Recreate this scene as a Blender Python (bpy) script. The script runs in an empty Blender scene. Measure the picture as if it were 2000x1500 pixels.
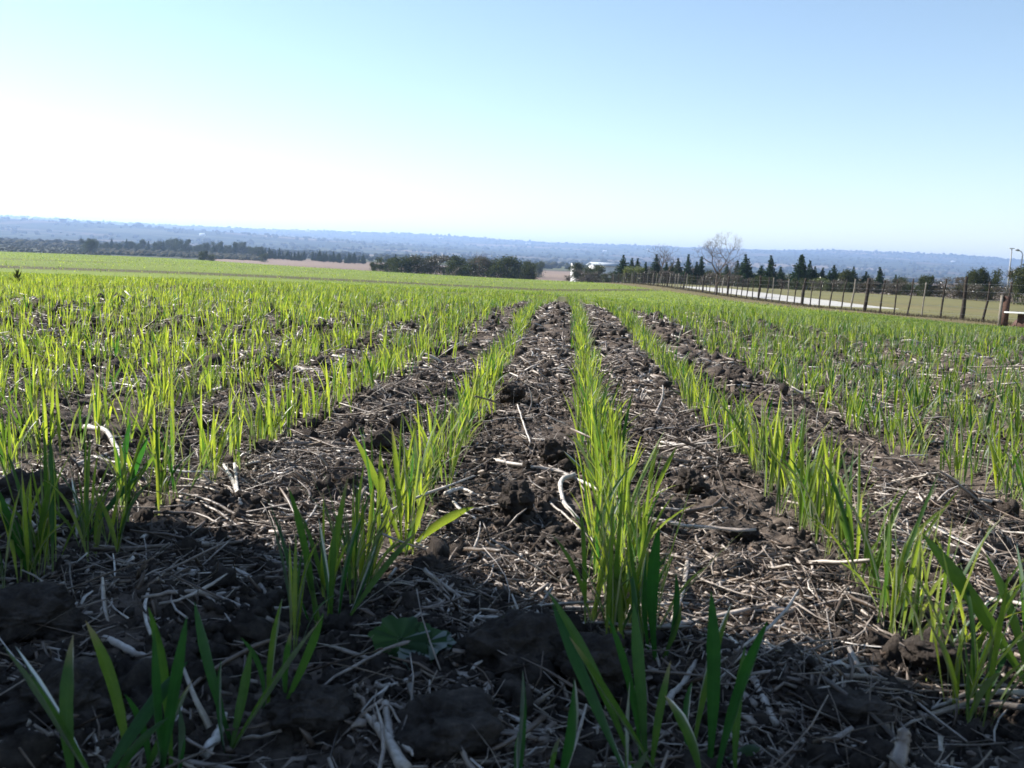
import bpy, bmesh, math, random
import numpy as np
from mathutils import Vector, Matrix
R = math.radians
sc = bpy.context.scene
COL = sc.collection
random.seed(7)
rng = np.random.default_rng(11)

# ------------------------------------------------------------------ camera
F = 1944.0                      # focal length in pixels of the 2000 px wide photograph
H = 0.24
cam_d = bpy.data.cameras.new('camera'); cam = bpy.data.objects.new('camera', cam_d); COL.objects.link(cam)
cam_d.sensor_width = 36.0; cam_d.lens = 36.0*F/2000.0
cam_d.clip_start = 0.02; cam_d.clip_end = 60000
cam.location = (0, 0, H)
pitch, yaw, roll = R(7.32), R(2.89), R(2.58)
fwd = Vector((-math.sin(yaw)*math.cos(pitch), math.cos(yaw)*math.cos(pitch), -math.sin(pitch)))
right0 = fwd.cross(Vector((0, 0, 1))).normalized(); up0 = right0.cross(fwd)
cr, sr = math.cos(roll), math.sin(roll)
cright = right0*cr + up0*sr      # camera rolled so that the horizon falls to the right
cup = up0*cr - right0*sr
cam.rotation_euler = Matrix((cright, cup, -fwd)).transposed().to_euler()
cam_d.dof.use_dof = True; cam_d.dof.focus_distance = 2.2; cam_d.dof.aperture_fstop = 32
sc.camera = cam

# ------------------------------------------------------------------ world, sun, exposure
SUN_AZ, SUN_EL = R(-67), R(36)   # azimuth from +Y, negative = left
w = bpy.data.worlds.new('World'); sc.world = w; w.use_nodes = True
nt = w.node_tree; nt.nodes.clear()
sky = nt.nodes.new('ShaderNodeTexSky'); sky.sky_type = 'NISHITA'; sky.sun_disc = False
sky.sun_elevation = SUN_EL; sky.sun_rotation = SUN_AZ
sky.altitude = 100; sky.air_density = 1.0; sky.dust_density = 0.0; sky.ozone_density = 0.5
bg = nt.nodes.new('ShaderNodeBackground'); bg.inputs[1].default_value = 0.083
wo = nt.nodes.new('ShaderNodeOutputWorld')
nt.links.new(sky.outputs[0], bg.inputs[0]); nt.links.new(bg.outputs[0], wo.inputs[0])
sd = bpy.data.lights.new('sun', 'SUN'); sd.energy = 5.0; sd.angle = R(0.5); sd.color = (1.0, 0.96, 0.90)
so = bpy.data.objects.new('sun', sd); COL.objects.link(so)
sdir = Vector((math.sin(SUN_AZ)*math.cos(SUN_EL), math.cos(SUN_AZ)*math.cos(SUN_EL), math.sin(SUN_EL)))
so.rotation_euler = sdir.to_track_quat('Z', 'Y').to_euler()
sc.view_settings.view_transform = 'Standard'; sc.view_settings.look = 'None'
sc.view_settings.exposure = 1.12; sc.view_settings.gamma = 1
cy = sc.cycles
cy.max_bounces = 6; cy.diffuse_bounces = 3; cy.glossy_bounces = 2; cy.transmission_bounces = 4
cy.volume_bounces = 1; cy.transparent_max_bounces = 4
cy.use_denoising = True; cy.caustics_reflective = False; cy.caustics_refractive = False
cy.use_adaptive_sampling = True; cy.adaptive_threshold = 0.02
cy.filter_width = 1.6

# ------------------------------------------------------------------ helpers
def ray(px, py):
    return (fwd + cright*((px-1000)/F) - cup*((py-750)/F)).normalized()
def tag(o, label=None, cat=None, group=None, kind=None):
    if label: o['label'] = label
    if cat: o['category'] = cat
    if group: o['group'] = group
    if kind: o['kind'] = kind
    return o
def fast_mesh(name, V, Fq, mat, parent=None, attr=None, smooth=False, mi=None):
    """V (n,3) float, Fq (m,k) int; attr (n,4) point colour"""
    V = np.ascontiguousarray(V, np.float32); Fq = np.ascontiguousarray(Fq, np.int32)
    me = bpy.data.meshes.new(name)
    n, (m, k) = len(V), Fq.shape
    me.vertices.add(n); me.vertices.foreach_set('co', V.ravel())
    me.loops.add(m*k); me.loops.foreach_set('vertex_index', Fq.ravel())
    me.polygons.add(m); me.polygons.foreach_set('loop_start', np.arange(0, m*k, k, dtype=np.int32))
    try: me.polygons.foreach_set('loop_total', np.full(m, k, np.int32))
    except Exception: pass
    me.update(calc_edges=True)
    if smooth: me.polygons.foreach_set('use_smooth', np.ones(m, bool))
    if attr is not None:
        a = me.attributes.new('tint', 'FLOAT_COLOR', 'POINT')
        a.data.foreach_set('color', np.ascontiguousarray(attr, np.float32).ravel())
    for mm in (mat if isinstance(mat, (list, tuple)) else [mat]): me.materials.append(mm)
    if mi is not None: me.polygons.foreach_set('material_index', np.ascontiguousarray(mi, np.int32))
    o = bpy.data.objects.new(name, me); COL.objects.link(o)
    if parent: o.parent = parent
    return o
def empty(name, loc):
    o = bpy.data.objects.new(name, None); COL.objects.link(o); o.location = loc; o.empty_display_size = 0.1
    return o

_T = np.random.default_rng(5).random((256, 256))
def vn(x, y):
    x = np.asarray(x, float); y = np.asarray(y, float)
    xi = np.floor(x).astype(np.int64); yi = np.floor(y).astype(np.int64)
    fx = x-xi; fy = y-yi; fx = fx*fx*(3-2*fx); fy = fy*fy*(3-2*fy)
    a = _T[xi & 255, yi & 255]; b = _T[(xi+1) & 255, yi & 255]; c = _T[xi & 255, (yi+1) & 255]; d = _T[(xi+1) & 255, (yi+1) & 255]
    return (a*(1-fx)+b*fx)*(1-fy)+(c*(1-fx)+d*fx)*fy
def worley(x, y, seed=0):
    """distance to nearest jittered feature point and that point's random value"""
    x = np.asarray(x, float); y = np.asarray(y, float)
    xi = np.floor(x).astype(np.int64); yi = np.floor(y).astype(np.int64)
    best = np.full(x.shape, 9.0); val = np.zeros(x.shape)
    for dx in (-1, 0, 1):
        for dy in (-1, 0, 1):
            a = xi+dx; b = yi+dy
            px = a+_T[(a+seed) & 255, b & 255]; py = b+_T[(a+31) & 255, (b+77+seed) & 255]
            d = (x-px)**2+(y-py)**2
            m = d < best
            best = np.where(m, d, best); val = np.where(m, _T[(a+113) & 255, (b+seed+9) & 255], val)
    return np.sqrt(best), val

_T3 = np.random.default_rng(6).random((64, 64, 64))
def vn3(P):
    i = np.floor(P).astype(np.int64); f = P-i; f = f*f*(3-2*f); i &= 63; j = (i+1) & 63
    g = lambda a, b, c: _T3[a[:, 0], b[:, 1], c[:, 2]]
    x, y, z = f[:, 0], f[:, 1], f[:, 2]
    return ((g(i, i, i)*(1-x)+g(j, i, i)*x)*(1-y)+(g(i, j, i)*(1-x)+g(j, j, i)*x)*y)*(1-z)+((g(i, i, j)*(1-x)+g(j, i, j)*x)*(1-y)+(g(i, j, j)*(1-x)+g(j, j, j)*x)*y)*z

# ------------------------------------------------------------------ terrain heights
KD = np.array([0, 4.2, 6, 10, 20, 27, 33, 42, 51, 64, 81, 100, 120, 150, 190, 250, 300, 400, 600, 1000, 1500, 2500, 20000.])
ZL = np.array([0, 0, -.03, -.20, -.52, -.76, -1.0, -1.4, -1.8, -2.15, -2.25, -2.3, -2.5, -2.8, -3.2, -3.8, -4.6, -8.5, -9.3, -9.8, -10.3, -11, -13.])
ZC = np.array([0, 0, -.03, -.20, -.52, -.76, -1.0, -1.4, -1.8, -2.2, -2.4, -2.6, -2.85, -3.3, -4.0, -6.5, -8.0, -9.5, -9.3, -9.8, -10.3, -11, -13.])
ZR = np.array([0, 0, -.06, -.27, -.68, -.95, -1.12, -1.35, -1.58, -1.77, -1.92, -2.02, -2.15, -2.75, -4.2, -6.5, -8.0, -9.5, -9.3, -9.8, -10.3, -11, -13.])
def ipol(t, xs, ys):
    return np.interp(t, xs, ys)
def base_z(x, y):
    D = np.hypot(x, y); az = np.degrees(np.arctan2(x, y))
    ld = D
    zl, zc, zr = ipol(ld, KD, ZL), ipol(ld, KD, ZC), ipol(ld, KD, ZR)
    a = np.clip((az+24)/21, 0, 1); b = np.clip((az+2)/9, 0, 1)
    a = a*a*(3-2*a); b = b*b*(3-2*b)
    behind = np.clip((np.abs(az)-70)/50, 0, 1)          # level behind the camera
    z = (zl*(1-a)+zc*a)*(1-b)+zr*b
    z = z + behind*(-0.02*np.minimum(D, 300)-z)
    z = z + 0.02*np.clip(D-3, 0, 12)/12*(vn(x*.35+40, y*.35)-.5)*4*np.clip(1-(D-30)/60, 0.0, 1)
    z = z + np.clip((D-350)/400, 0, 1)*(vn(x/260, y/260)-.5)*2.0
    return z
ROWS = [-0.150, 0.047, 0.258]
x_ = 0.258+.245
for k in range(60): ROWS.append(x_); x_ += .205
x_ = -0.385
for k in range(80): ROWS.append(x_); x_ -= .205
ROWS = np.array(sorted(ROWS))
def row_dist(x):
    i = np.clip(np.searchsorted(ROWS, x), 1, len(ROWS)-1)
    return np.minimum(np.abs(x-ROWS[i-1]), np.abs(x-ROWS[i]))
def micro(x, y, cell=0.001):
    D = np.hypot(x, y)
    rd = row_dist(x)
    ridge = np.clip(rd/.105, 0, 1)
    h = -0.010*(1-ridge)**2*np.clip(1-(D-6)/10, 0, 1)
    def oct_(lam, amp, f):
        wgt = np.clip(lam/(2.5*cell)-1, 0, 1)
        return amp*wgt*f
    h = h+oct_(.30, .014, vn(x/.30+3, y/.30)-.5)
    h = h+oct_(.11, .016*(.4+.6*ridge), vn(x/.11+13, y/.11+7)-.5)
    wx = x+.012*(vn(x/.03, y/.03)-.5); wy = y+.012*(vn(x/.03+9, y/.03+5)-.5)
    d, v = worley(wx/.055, wy/.055, 3)
    h = h+oct_(.055, .020*(.5+.5*ridge), np.clip(1-d*1.25, 0, 1)**.6*np.clip(v-.45, 0, 1)*1.6)
    d, v = worley(wx/.020+7, wy/.020, 9)
    h = h+oct_(.020, .0085, np.clip(1-d*1.2, 0, 1)**.6*np.clip(v-.2, 0, 1))
    d, v = worley(x/.0085+2, y/.0085+4, 21)
    h = h+oct_(.0085, .0042, np.clip(1-d*1.15, 0, 1)**.7*v)
    h = h+oct_(.006, .0016, vn(x/.006, y/.006)-.5)
    h = h+oct_(.9, .06, (vn(x/.7+50, y/1.1)-.5))*np.clip((D-1.2)/2, 0, 1)+oct_(.3, .045, np.clip(vn(x/.33+80, y/.4+9)-.62, 0, 1))*np.clip((D-1.6)/2, 0, 1)*(.4+.6*ridge)
    return h-.012
def height(x, y):
    x = np.asarray(x, float); y = np.asarray(y, float)
    D = np.hypot(x, y)
    return base_z(x, y)+np.where(D < 30, micro(x, y, np.maximum(.0016*D, .0006)), -.012)
def gpt(px, py, dz=0.0):
    """ground point under a pixel of the photograph"""
    r = ray(px, py); t = .1; c = Vector((0, 0, H))
    for i in range(60):
        p = c+r*t
        z = float(height(p.x, p.y))+dz
        if p.z <= z+1e-4: break
        t += max((p.z-z)*.7/max(-r.z, .02)*.5, .0005)
    return c+r*t
def at_dist(px, D):
    """horizontal position D metres from the camera in the direction of a column at horizon height"""
    hy = 505+.045*(px-1110)
    r = ray(px, hy); s = D/math.hypot(r.x, r.y)
    return r.x*s, r.y*s
def zpix(px, py, D):
    r = ray(px, py); return H+r.z*D/math.hypot(r.x, r.y)

# ------------------------------------------------------------------ materials
def mat(name, color=(.5, .5, .5), rough=.8, spec=.3):
    m = bpy.data.materials.new(name); m.use_nodes = True
    b = m.node_tree.nodes['Principled BSDF']
    b.inputs['Base Color'].default_value = (*color, 1); b.inputs['Roughness'].default_value = rough
    b.inputs['Specular IOR Level'].default_value = spec
    return m, m.node_tree, b
def N(nt, t, **kw):
    n = nt.nodes.new(t)
    for k, v in kw.items(): setattr(n, k, v)
    return n
def ramp(nt, fac, stops):
    r = N(nt, 'ShaderNodeValToRGB'); e = r.color_ramp.elements
    while len(e) > 1: e.remove(e[-1])
    e[0].position, e[0].color = stops[0][0], (*stops[0][1], 1)
    for p, c in stops[1:]:
        q = e.new(p); q.color = (*c, 1)
    nt.links.new(fac, r.inputs[0]); return r.outputs[0]
def noise(nt, scale, detail=4, rough=.6, coord='Object'):
    tc = N(nt, 'ShaderNodeTexCoord'); n = N(nt, 'ShaderNodeTexNoise')
    n.inputs['Scale'].default_value = scale; n.inputs['Detail'].default_value = detail; n.inputs['Roughness'].default_value = rough
    nt.links.new(tc.outputs[coord], n.inputs['Vector']); return n.outputs[0]
def mixc(nt, a, b, fac, mode='MIX'):
    m = N(nt, 'ShaderNodeMix', data_type='RGBA', blend_type=mode)
    for s, v in ((m.inputs[0], fac), (m.inputs[6], a), (m.inputs[7], b)):
        if isinstance(v, (int, float)): s.default_value = v
        elif isinstance(v, tuple): s.default_value = (*v, 1)
        else: nt.links.new(v, s)
    return m.outputs[2]
def bump(nt, b, h, strength, dist):
    n = N(nt, 'ShaderNodeBump'); n.inputs['Strength'].default_value = strength; n.inputs['Distance'].default_value = dist
    nt.links.new(h, n.inputs['Height']); nt.links.new(n.outputs[0], b.inputs['Normal'])

# ground: soil near, tinted by the vertex attribute elsewhere (alpha = how far the attribute replaces bare soil)
M_ground, g, b = mat('ground_soil', rough=.95, spec=.15)
soil = ramp(g, noise(g, 45, 6, .7), [(.25, (.026, .020, .017)), (.5, (.100, .078, .062)), (.75, (.19, .150, .120))])
at = N(g, 'ShaderNodeAttribute', attribute_name='tint')
big = ramp(g, noise(g, .9, 8, .75), [(.3, (.72, .72, .70)), (.7, (1.25, 1.22, 1.2))])
far = mixc(g, at.outputs['Color'], big, 1.0, 'MULTIPLY')
g.links.new(mixc(g, soil, far, at.outputs['Alpha']), b.inputs['Base Color'])
bump(g, b, noise(g, 380, 4, .7), .9, .002)

M_crumb, g, b = mat('soil_crumb', rough=.95, spec=.15)
g.links.new(ramp(g, noise(g, 60, 5, .7), [(.3, (.026, .020, .017)), (.55, (.082, .066, .055)), (.8, (.17, .138, .115))]), b.inputs['Base Color'])
bump(g, b, noise(g, 420, 6, .8), 1.0, .004)

def straw_mat(name, stops, spec=.45, rough=.45):
    m, g, b = mat(name, rough=rough, spec=spec)
    at = N(g, 'ShaderNodeAttribute', attribute_name='tint'); s = N(g, 'ShaderNodeSeparateColor'); g.links.new(at.outputs['Color'], s.inputs[0])
    c = ramp(g, s.outputs[0], stops)
    v = ramp(g, noise(g, 120, 4, .7), [(.3, (.5, .47, .45)), (.6, (1.1, 1.08, 1.05))])
    g.links.new(mixc(g, c, v, 1.0, 'MULTIPLY'), b.inputs['Base Color'])
    bump(g, b, noise(g, 700, 2, .6), .5, .0006)
    return m
M_straw = straw_mat('dry_residue', [(0, (.05, .036, .026)), (.3, (.14, .10, .072)), (.6, (.30, .25, .21)), (.85, (.46, .41, .36)), (1, (.64, .60, .55))])

def leaf_mat(name, dark, light, tdark, tlight, glossy=.18, rough=.35, tmix=.5, base=(.30, .36, .12)):
    m = bpy.data.materials.new(name); m.use_nodes = True; g = m.node_tree; g.nodes.clear()
    at = N(g, 'ShaderNodeAttribute', attribute_name='tint'); s = N(g, 'ShaderNodeSeparateColor'); g.links.new(at.outputs['Color'], s.inputs[0])
    c1 = mixc(g, dark, light, s.outputs[0]); c2 = mixc(g, tdark, tlight, s.outputs[0])
    if base:
        bf = ramp(g, s.outputs[1], [(0, (1, 1, 1)), (.28, (0, 0, 0))])
        # midrib, fine veins, blotches and dried tips
        mr = ramp(g, s.outputs[2], [(.40, (1, 1, 1)), (.48, (1.5, 1.35, 1.5)), (.52, (1.5, 1.35, 1.5)), (.60, (1, 1, 1))])
        vm = N(g, 'ShaderNodeMath', operation='MULTIPLY'); vm.inputs[1].default_value = 62; g.links.new(s.outputs[2], vm.inputs[0])
        vs = N(g, 'ShaderNodeMath', operation='SINE'); g.links.new(vm.outputs[0], vs.inputs[0])
        ve = ramp(g, vs.outputs[0], [(0, (.82, .86, .8)), (1, (1.08, 1.05, 1.05))])
        bl = ramp(g, noise(g, 90, 4, .7), [(.3, (.72, .78, .8)), (.55, (1, 1, 1)), (.75, (1.2, 1.1, .9))])
        tip = ramp(g, s.outputs[1], [(.84, (0, 0, 0)), (1, (1, 1, 1))])
        tr = N(g, 'ShaderNodeMath', operation='MULTIPLY'); tr.inputs[1].default_value = 9.7; g.links.new(s.outputs[0], tr.inputs[0])
        tf = N(g, 'ShaderNodeMath', operation='FRACT'); g.links.new(tr.outputs[0], tf.inputs[0])
        tg = N(g, 'ShaderNodeMath', operation='GREATER_THAN'); tg.inputs[1].default_value = .62; g.links.new(tf.outputs[0], tg.inputs[0])
        tm_ = N(g, 'ShaderNodeMath', operation='MULTIPLY'); g.links.new(tip, tm_.inputs[0]); g.links.new(tg.outputs[0], tm_.inputs[1])
        for mul in (mr, ve, bl): c1 = mixc(g, c1, mul, 1.0, 'MULTIPLY')
        for mul in (ve, bl): c2 = mixc(g, c2, mul, 1.0, 'MULTIPLY')
        c1 = mixc(g, c1, (.34, .27, .14), tm_.outputs[0]); c2 = mixc(g, c2, (.30, .22, .10), tm_.outputs[0])
        c1 = mixc(g, c1, base, bf); c2 = mixc(g, c2, tuple(v*1.3 for v in base), bf)
    d = N(g, 'ShaderNodeBsdfDiffuse'); t = N(g, 'ShaderNodeBsdfTranslucent'); gl = N(g, 'ShaderNodeBsdfGlossy')
    g.links.new(c1, d.inputs[0]); g.links.new(c2, t.inputs[0]); gl.inputs['Roughness'].default_value = rough
    m1 = N(g, 'ShaderNodeMixShader'); m1.inputs[0].default_value = tmix
    g.links.new(d.outputs[0], m1.inputs[1]); g.links.new(t.outputs[0], m1.inputs[2])
    fr = N(g, 'ShaderNodeFresnel'); fr.inputs[0].default_value = 1.4
    ml = N(g, 'ShaderNodeMath', operation='MULTIPLY'); ml.inputs[1].default_value = glossy*5; ml.use_clamp = True
    g.links.new(fr.outputs[0], ml.inputs[0])
    m2 = N(g, 'ShaderNodeMixShader'); g.links.new(ml.outputs[0], m2.inputs[0]); g.links.new(m1.outputs[0], m2.inputs[1]); g.links.new(gl.outputs[0], m2.inputs[2])
    o = N(g, 'ShaderNodeOutputMaterial'); g.links.new(m2.outputs[0], o.inputs[0])
    return m
M_wheat = leaf_mat('young_wheat', (.020, .070, .022), (.15, .22, .04), (.045, .17, .02), (.62, .70, .06), glossy=.11, rough=.42, tmix=.58)
M_weed = leaf_mat('weed_leaf', (.03, .07, .03), (.07, .13, .06), (.05, .12, .03), (.1, .2, .05), base=None, glossy=.04, rough=.6)
M_conif = leaf_mat('conifer_needles', (.022, .040, .024), (.060, .085, .040), (.01, .03, .01), (.03, .07, .015), glossy=.0, tmix=.25, base=None)
M_bush = leaf_mat('bush_leaves', (.034, .046, .024), (.095, .10, .050), (.03, .05, .012), (.09, .10, .03), glossy=.0, tmix=.3, base=None)
M_brush = leaf_mat('dry_brush', (.060, .048, .034), (.13, .105, .07), (.04, .035, .02), (.1, .08, .04), glossy=.03, tmix=.2, base=None)
M_lime = leaf_mat('yellow_green_leaves', (.10, .12, .03), (.20, .22, .05), (.1, .14, .02), (.25, .28, .05), glossy=.04, tmix=.3, base=None)
M_wood, g, b = mat('far_woodland', rough=1, spec=0)
g.links.new(ramp(g, noise(g, .02, 4, .7), [(.3, (.020, .026, .018)), (.7, (.050, .050, .034))]), b.inputs['Base Color'])
M_scrub, g, b = mat('hazy_scrub', rough=1, spec=0)  # lighter copy of the woodland tone, distance haze put into the colour
g.links.new(ramp(g, noise(g, .02, 4, .7), [(.3, (.050, .054, .040)), (.7, (.10, .088, .065))]), b.inputs['Base Color'])
def wood_mat(name, a, c, sc_=20):
    m, g, b = mat(name, rough=.9, spec=.2)
    g.links.new(ramp(g, noise(g, sc_, 5, .7), [(.3, a), (.7, c)]), b.inputs['Base Color'])
    bump(g, b, noise(g, sc_*4, 3, .7), .6, .01)
    return m
M_post = wood_mat('dark_post_wood', (.020, .015, .012), (.07, .055, .045))
M_postl = wood_mat('grey_post_wood', (.14, .12, .095), (.30, .26, .21))
M_bark = wood_mat('bark', (.06, .045, .038), (.16, .13, .11), 8)
M_barkr = wood_mat('reddish_twigs', (.09, .055, .045), (.20, .13, .11), 8)
M_wire, _, b = mat('fence_wire', (.22, .22, .22), .5); b.inputs['Metallic'].default_value = .6
M_white = wood_mat('white_plaster', (.62, .61, .58), (.80, .79, .76), 2)
M_roof = wood_mat('pale_metal_roof', (.36, .40, .45), (.52, .56, .60), 1.5)
M_brick = wood_mat('dark_brick', (.05, .03, .025), (.14, .08, .06), 25)
M_dark, _, _ = mat('dark_opening', (.015, .015, .018), .6)
M_metal, _, _ = mat('grey_metal_pole', (.30, .31, .33), .5)
M_road, g, b = mat('gravel_road', rough=.95, spec=.1)
g.links.new(ramp(g, noise(g, 3, 6, .7), [(.3, (.30, .285, .26)), (.7, (.50, .48, .44))]), b.inputs['Base Color'])
M_hill, g, b = mat('hill_cover', rough=1, spec=0)
at = N(g, 'ShaderNodeAttribute', attribute_name='tint')
g.links.new(mixc(g, at.outputs['Color'], ramp(g, noise(g, .012, 8, .8), [(.35, (.8, .8, .8)), (.65, (1.2, 1.2, 1.15))]), 1.0, 'MULTIPLY'), b.inputs['Base Color'])

# ------------------------------------------------------------------ ground sheet
def fence_pt(D, L=15.0):
    a = -R(3.24); return (math.sin(a)*D+math.cos(a)*L, math.cos(a)*D-math.sin(a)*L)
def fence_L(x, y):
    a = -R(3.24); return x*math.cos(a)-y*math.sin(a)
def build_ground():
    az = np.concatenate([np.linspace(-180, -60, 25)[:-1], np.linspace(-60, -38, 40)[:-1], np.linspace(-38, 34, 700), np.linspace(34, 60, 45)[1:], np.linspace(60, 180, 25)[1:-1]])
    r = np.concatenate([np.exp(np.arange(math.log(.10), math.log(.42), .02)), np.exp(np.arange(math.log(.42), math.log(7.5), .0021)), np.exp(np.arange(math.log(7.5), math.log(40), .012)), np.exp(np.linspace(math.log(40), math.log(16000), 240))])
    na, nr = len(az), len(r)
    A, Rr = np.meshgrid(np.radians(az), r)       # (nr, na)
    X = np.sin(A)*Rr; Y = np.cos(A)*Rr
    Z = base_z(X, Y)
    m = Rr < 30
    Z[m] += micro(X[m], Y[m], np.maximum(.0016*Rr[m], .0006)); Z[~m] -= .012
    V = np.stack([X, Y, Z], -1).reshape(-1, 3)
    V = np.vstack([V, [[0, 0, V[:na, 2].mean()]]])
    i = np.arange(nr-1)[:, None]*na; j = np.arange(na)[None, :]; j2 = (j+1) % na
    Fq = np.stack([i+j, i+j2, i+na+j2, i+na+j], -1).reshape(-1, 4)[:, ::-1]
    cap = np.stack([np.arange(na), np.full(na, nr*na), np.full(na, nr*na), (np.arange(na)+1) % na], -1)
    # colours of what covers the ground farther off
    x, y = V[:, 0], V[:, 1]; D = np.hypot(x, y); L = fence_L(x, y); n1 = vn(x/14, y/14); n2 = vn(x/90+7, y/60); n3 = vn(x/2.5, y/2.5)
    C = np.zeros((len(V), 4)); 
    green = np.array([.135, .175, .022]); dry = np.array([.17, .135, .065]); mown = np.array([.125, .118, .048]); brown = np.array([.20, .145, .11]); wood = np.array([.035, .040, .026]); olive = np.array([.08, .085, .035])
    C[:, :3] = green*(.85+.3*n1[:, None]); C[:, 3] = np.clip((D-9)/14, 0, 1)
    def put(mask, col):
        mk = np.clip(mask, 0, 1)[:, None]; C[:, :3] = C[:, :3]*(1-mk)+np.asarray(col)*mk; C[:, 3] = np.maximum(C[:, 3], mk[:, 0])
    band = np.clip(2-np.abs(D-82-4*n1)/3, 0, 1); put(band*(x < 8)*.9, dry*.38)               # rough strip between the two fields
    put(np.clip((D-116)/3, 0, 1)*np.clip(1-(D-123)/3, 0, 1)*(n3 > .55)*(x < 0)*.6, dry*.6)
    put((L > 12.6)*1.0, mown*(.9+.25*n1[:, None])+dry*.15*n3[:, None])
    put((L > 12.2)*(L < 16)*(.5+.5*n3), dry*.8)
    put((L > 22)*np.clip(1-np.abs(D-60-20*n1)/14, 0, 1)*.6, dry)
    edge = np.where(np.degrees(np.arctan2(x, y)) < -4, 290, 185)
    put(np.clip((D-edge)/6, 0, 1)*1.0, brown*(.85+.3*n2[:, None]))
    put(((D > edge) & (x > 5) & (D < 400))*.6, dry)
    azd = np.degrees(np.arctan2(x, y)); put(np.clip((D-330)/40, 0, 1)*(azd < -17.5-3*n2), wood*(.9+.6*n1[:, None]))
    far_ = np.clip((D-750)/100, 0, 1); pn = vn(x/420+3, y/330)
    put(far_, wood*(.8+.5*n1[:, None])); put(far_*(pn > .62), brown*.8); put(far_*(pn < .28)*(azd > -18), olive)
    o = fast_mesh('ground', V, np.vstack([Fq, cap[:0]]), M_ground, attr=C, smooth=True)
    # centre cap
    return tag(o, kind='structure')
ground = build_ground()

# white gravel road behind the fence
def build_road():
    V = []; Fq = []; Ds = np.linspace(52, 100, 74)
    for i, D in enumerate(Ds):
        wl = 16.6+.3*float(vn(D/9, 3)); wr = 21.6+.5*float(vn(D/7, 9))
        for k in range(6):
            L = wl+(wr-wl)*k/5; x, y = fence_pt(D, L)
            V.append((x, y, float(base_z(x, y))-.012+.03+.03*math.sin(math.pi*k/5)-.3*max(0, (57-D)/5)**2))
    for i in range(len(Ds)-1):
        for k in range(5): a = i*6+k; Fq.append((a, a+1, a+7, a+6))
    return tag(fast_mesh('road', V, Fq, M_road, smooth=True), kind='structure')
build_road()

# ------------------------------------------------------------------ far hills
def build_hills():
    az = np.radians(np.linspace(-62, 56, 560)); rr = np.linspace(1900, 10500, 150)
    A, Rr = np.meshgrid(az, rr); X = np.sin(A)*Rr; Y = np.cos(A)*Rr; deg = np.degrees(A)
    top = np.interp(deg, [-62, -33, -20, -10, 0, 8, 14, 20, 24, 28, 40, 56], [27, 27, 28, 31, 30, 33, 36, 34, 32, 24, 24, 20])  # skyline, px above the horizon
    ridge = top/1944*8200
    t = np.clip((Rr-1900)/(8200-1900), 0, 1)
    prof = -14+(ridge+14)*(t**1.55)
    z = prof+(vn(X/1300, Y/1300)-.5)*26*t+(vn(X/420+8, Y/420)-.5)*11*t+(vn(X/150, Y/150+3)-.5)*4*t
    # a nearer wooded shoulder on the left
    sh = np.clip((-deg-5)/20, 0, 1)*np.exp(-((Rr-4300)/900)**2)*36
    z = z+sh
    back = np.clip((Rr-8400)/2000, 0, 1); z = z-back*(ridge+30)
    z = z+(vn(X/60, Y/60)-.5)*8*t
    V = np.stack([X, Y, z], -1).reshape(-1, 3)
    na = len(az); i = np.arange(len(rr)-1)[:, None]*na; j = np.arange(na-1)[None, :]
    Fq = np.stack([i+j, i+j+na, i+na+j+1, i+j+1], -1).reshape(-1, 4)
    x, y = V[:, 0], V[:, 1]
    p = vn(x/520+11, y/360); q = vn(x/170, y/140+5)
    C = np.ones((len(V), 4)); wood = np.array([.030, .036, .024]); C[:, :3] = wood*(.7+.7*q[:, None])
    for lo, hi, c in ((.64, .76, (.10, .075, .055)), (.2, .28, (.075, .075, .045)), (.86, 1, (.17, .13, .10))):
        m = (p > lo) & (p < hi); C[m, :3] = np.array(c)*(.8+.4*q[m, None])
    # skyline and slope trees as bumps in one mesh
    o = fast_mesh('hills', V, Fq, M_hill, attr=C, smooth=True); tag(o, kind='structure')
    return az, top
build_hills()
bvh_h = None
def blob_cloud(name, pts, rad, flat, material, label, sub=1):
    bm = bmesh.new(); bmesh.ops.create_icosphere(bm, subdivisions=sub, radius=1)
    v0 = np.array([v.co[:] for v in bm.verts]); f0 = np.array([[v.index for v in f.verts] for f in bm.faces]); bm.free()
    n = len(pts); k = len(v0)
    jit = 1+rng.uniform(-.3, .3, (n, k, 1))
    V = v0[None]*jit*rad[:, None, None]; V[:, :, 2] *= flat[:, None]
    ang = rng.uniform(0, 6.28, n); c, s = np.cos(ang)[:, None], np.sin(ang)[:, None]
    V = np.stack([V[..., 0]*c-V[..., 1]*s, V[..., 0]*s+V[..., 1]*c, V[..., 2]], -1)
    V = V+pts[:, None, :]
    Fq = (f0[None]+(np.arange(n)*k)[:, None, None]).reshape(-1, 3)
    o = fast_mesh(name, V.reshape(-1, 3), Fq, material)
    if label: tag(o, label[0], label[1], kind='stuff')
    return o
def hill_z(x, y):
    Rr = np.hypot(x, y); deg = np.degrees(np.arctan2(x, y))
    top = np.interp(deg, [-62, -33, -20, -10, 0, 8, 14, 20, 24, 28, 40, 56], [27, 27, 28, 31, 30, 33, 36, 34, 32, 24, 24, 20])
    ridge = top/1944*8200; t = np.clip((Rr-1900)/6300, 0, 1)
    z = -14+(ridge+14)*(t**1.55)+(vn(x/1300, y/1300)-.5)*26*t+(vn(x/420+8, y/420)-.5)*11*t+(vn(x/150, y/150+3)-.5)*4*t
    z = z+np.clip((-deg-5)/20, 0, 1)*np.exp(-((Rr-4300)/900)**2)*36
    return z-np.clip((Rr-8400)/2000, 0, 1)*(ridge+30)+(vn(x/60, y/60)-.5)*8*t
n = 6500
a = np.radians(rng.uniform(-40, 36, n)); r_ = np.where(rng.random(n) < .35, rng.uniform(7600, 8500, n), rng.uniform(2300, 8400, n))
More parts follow.
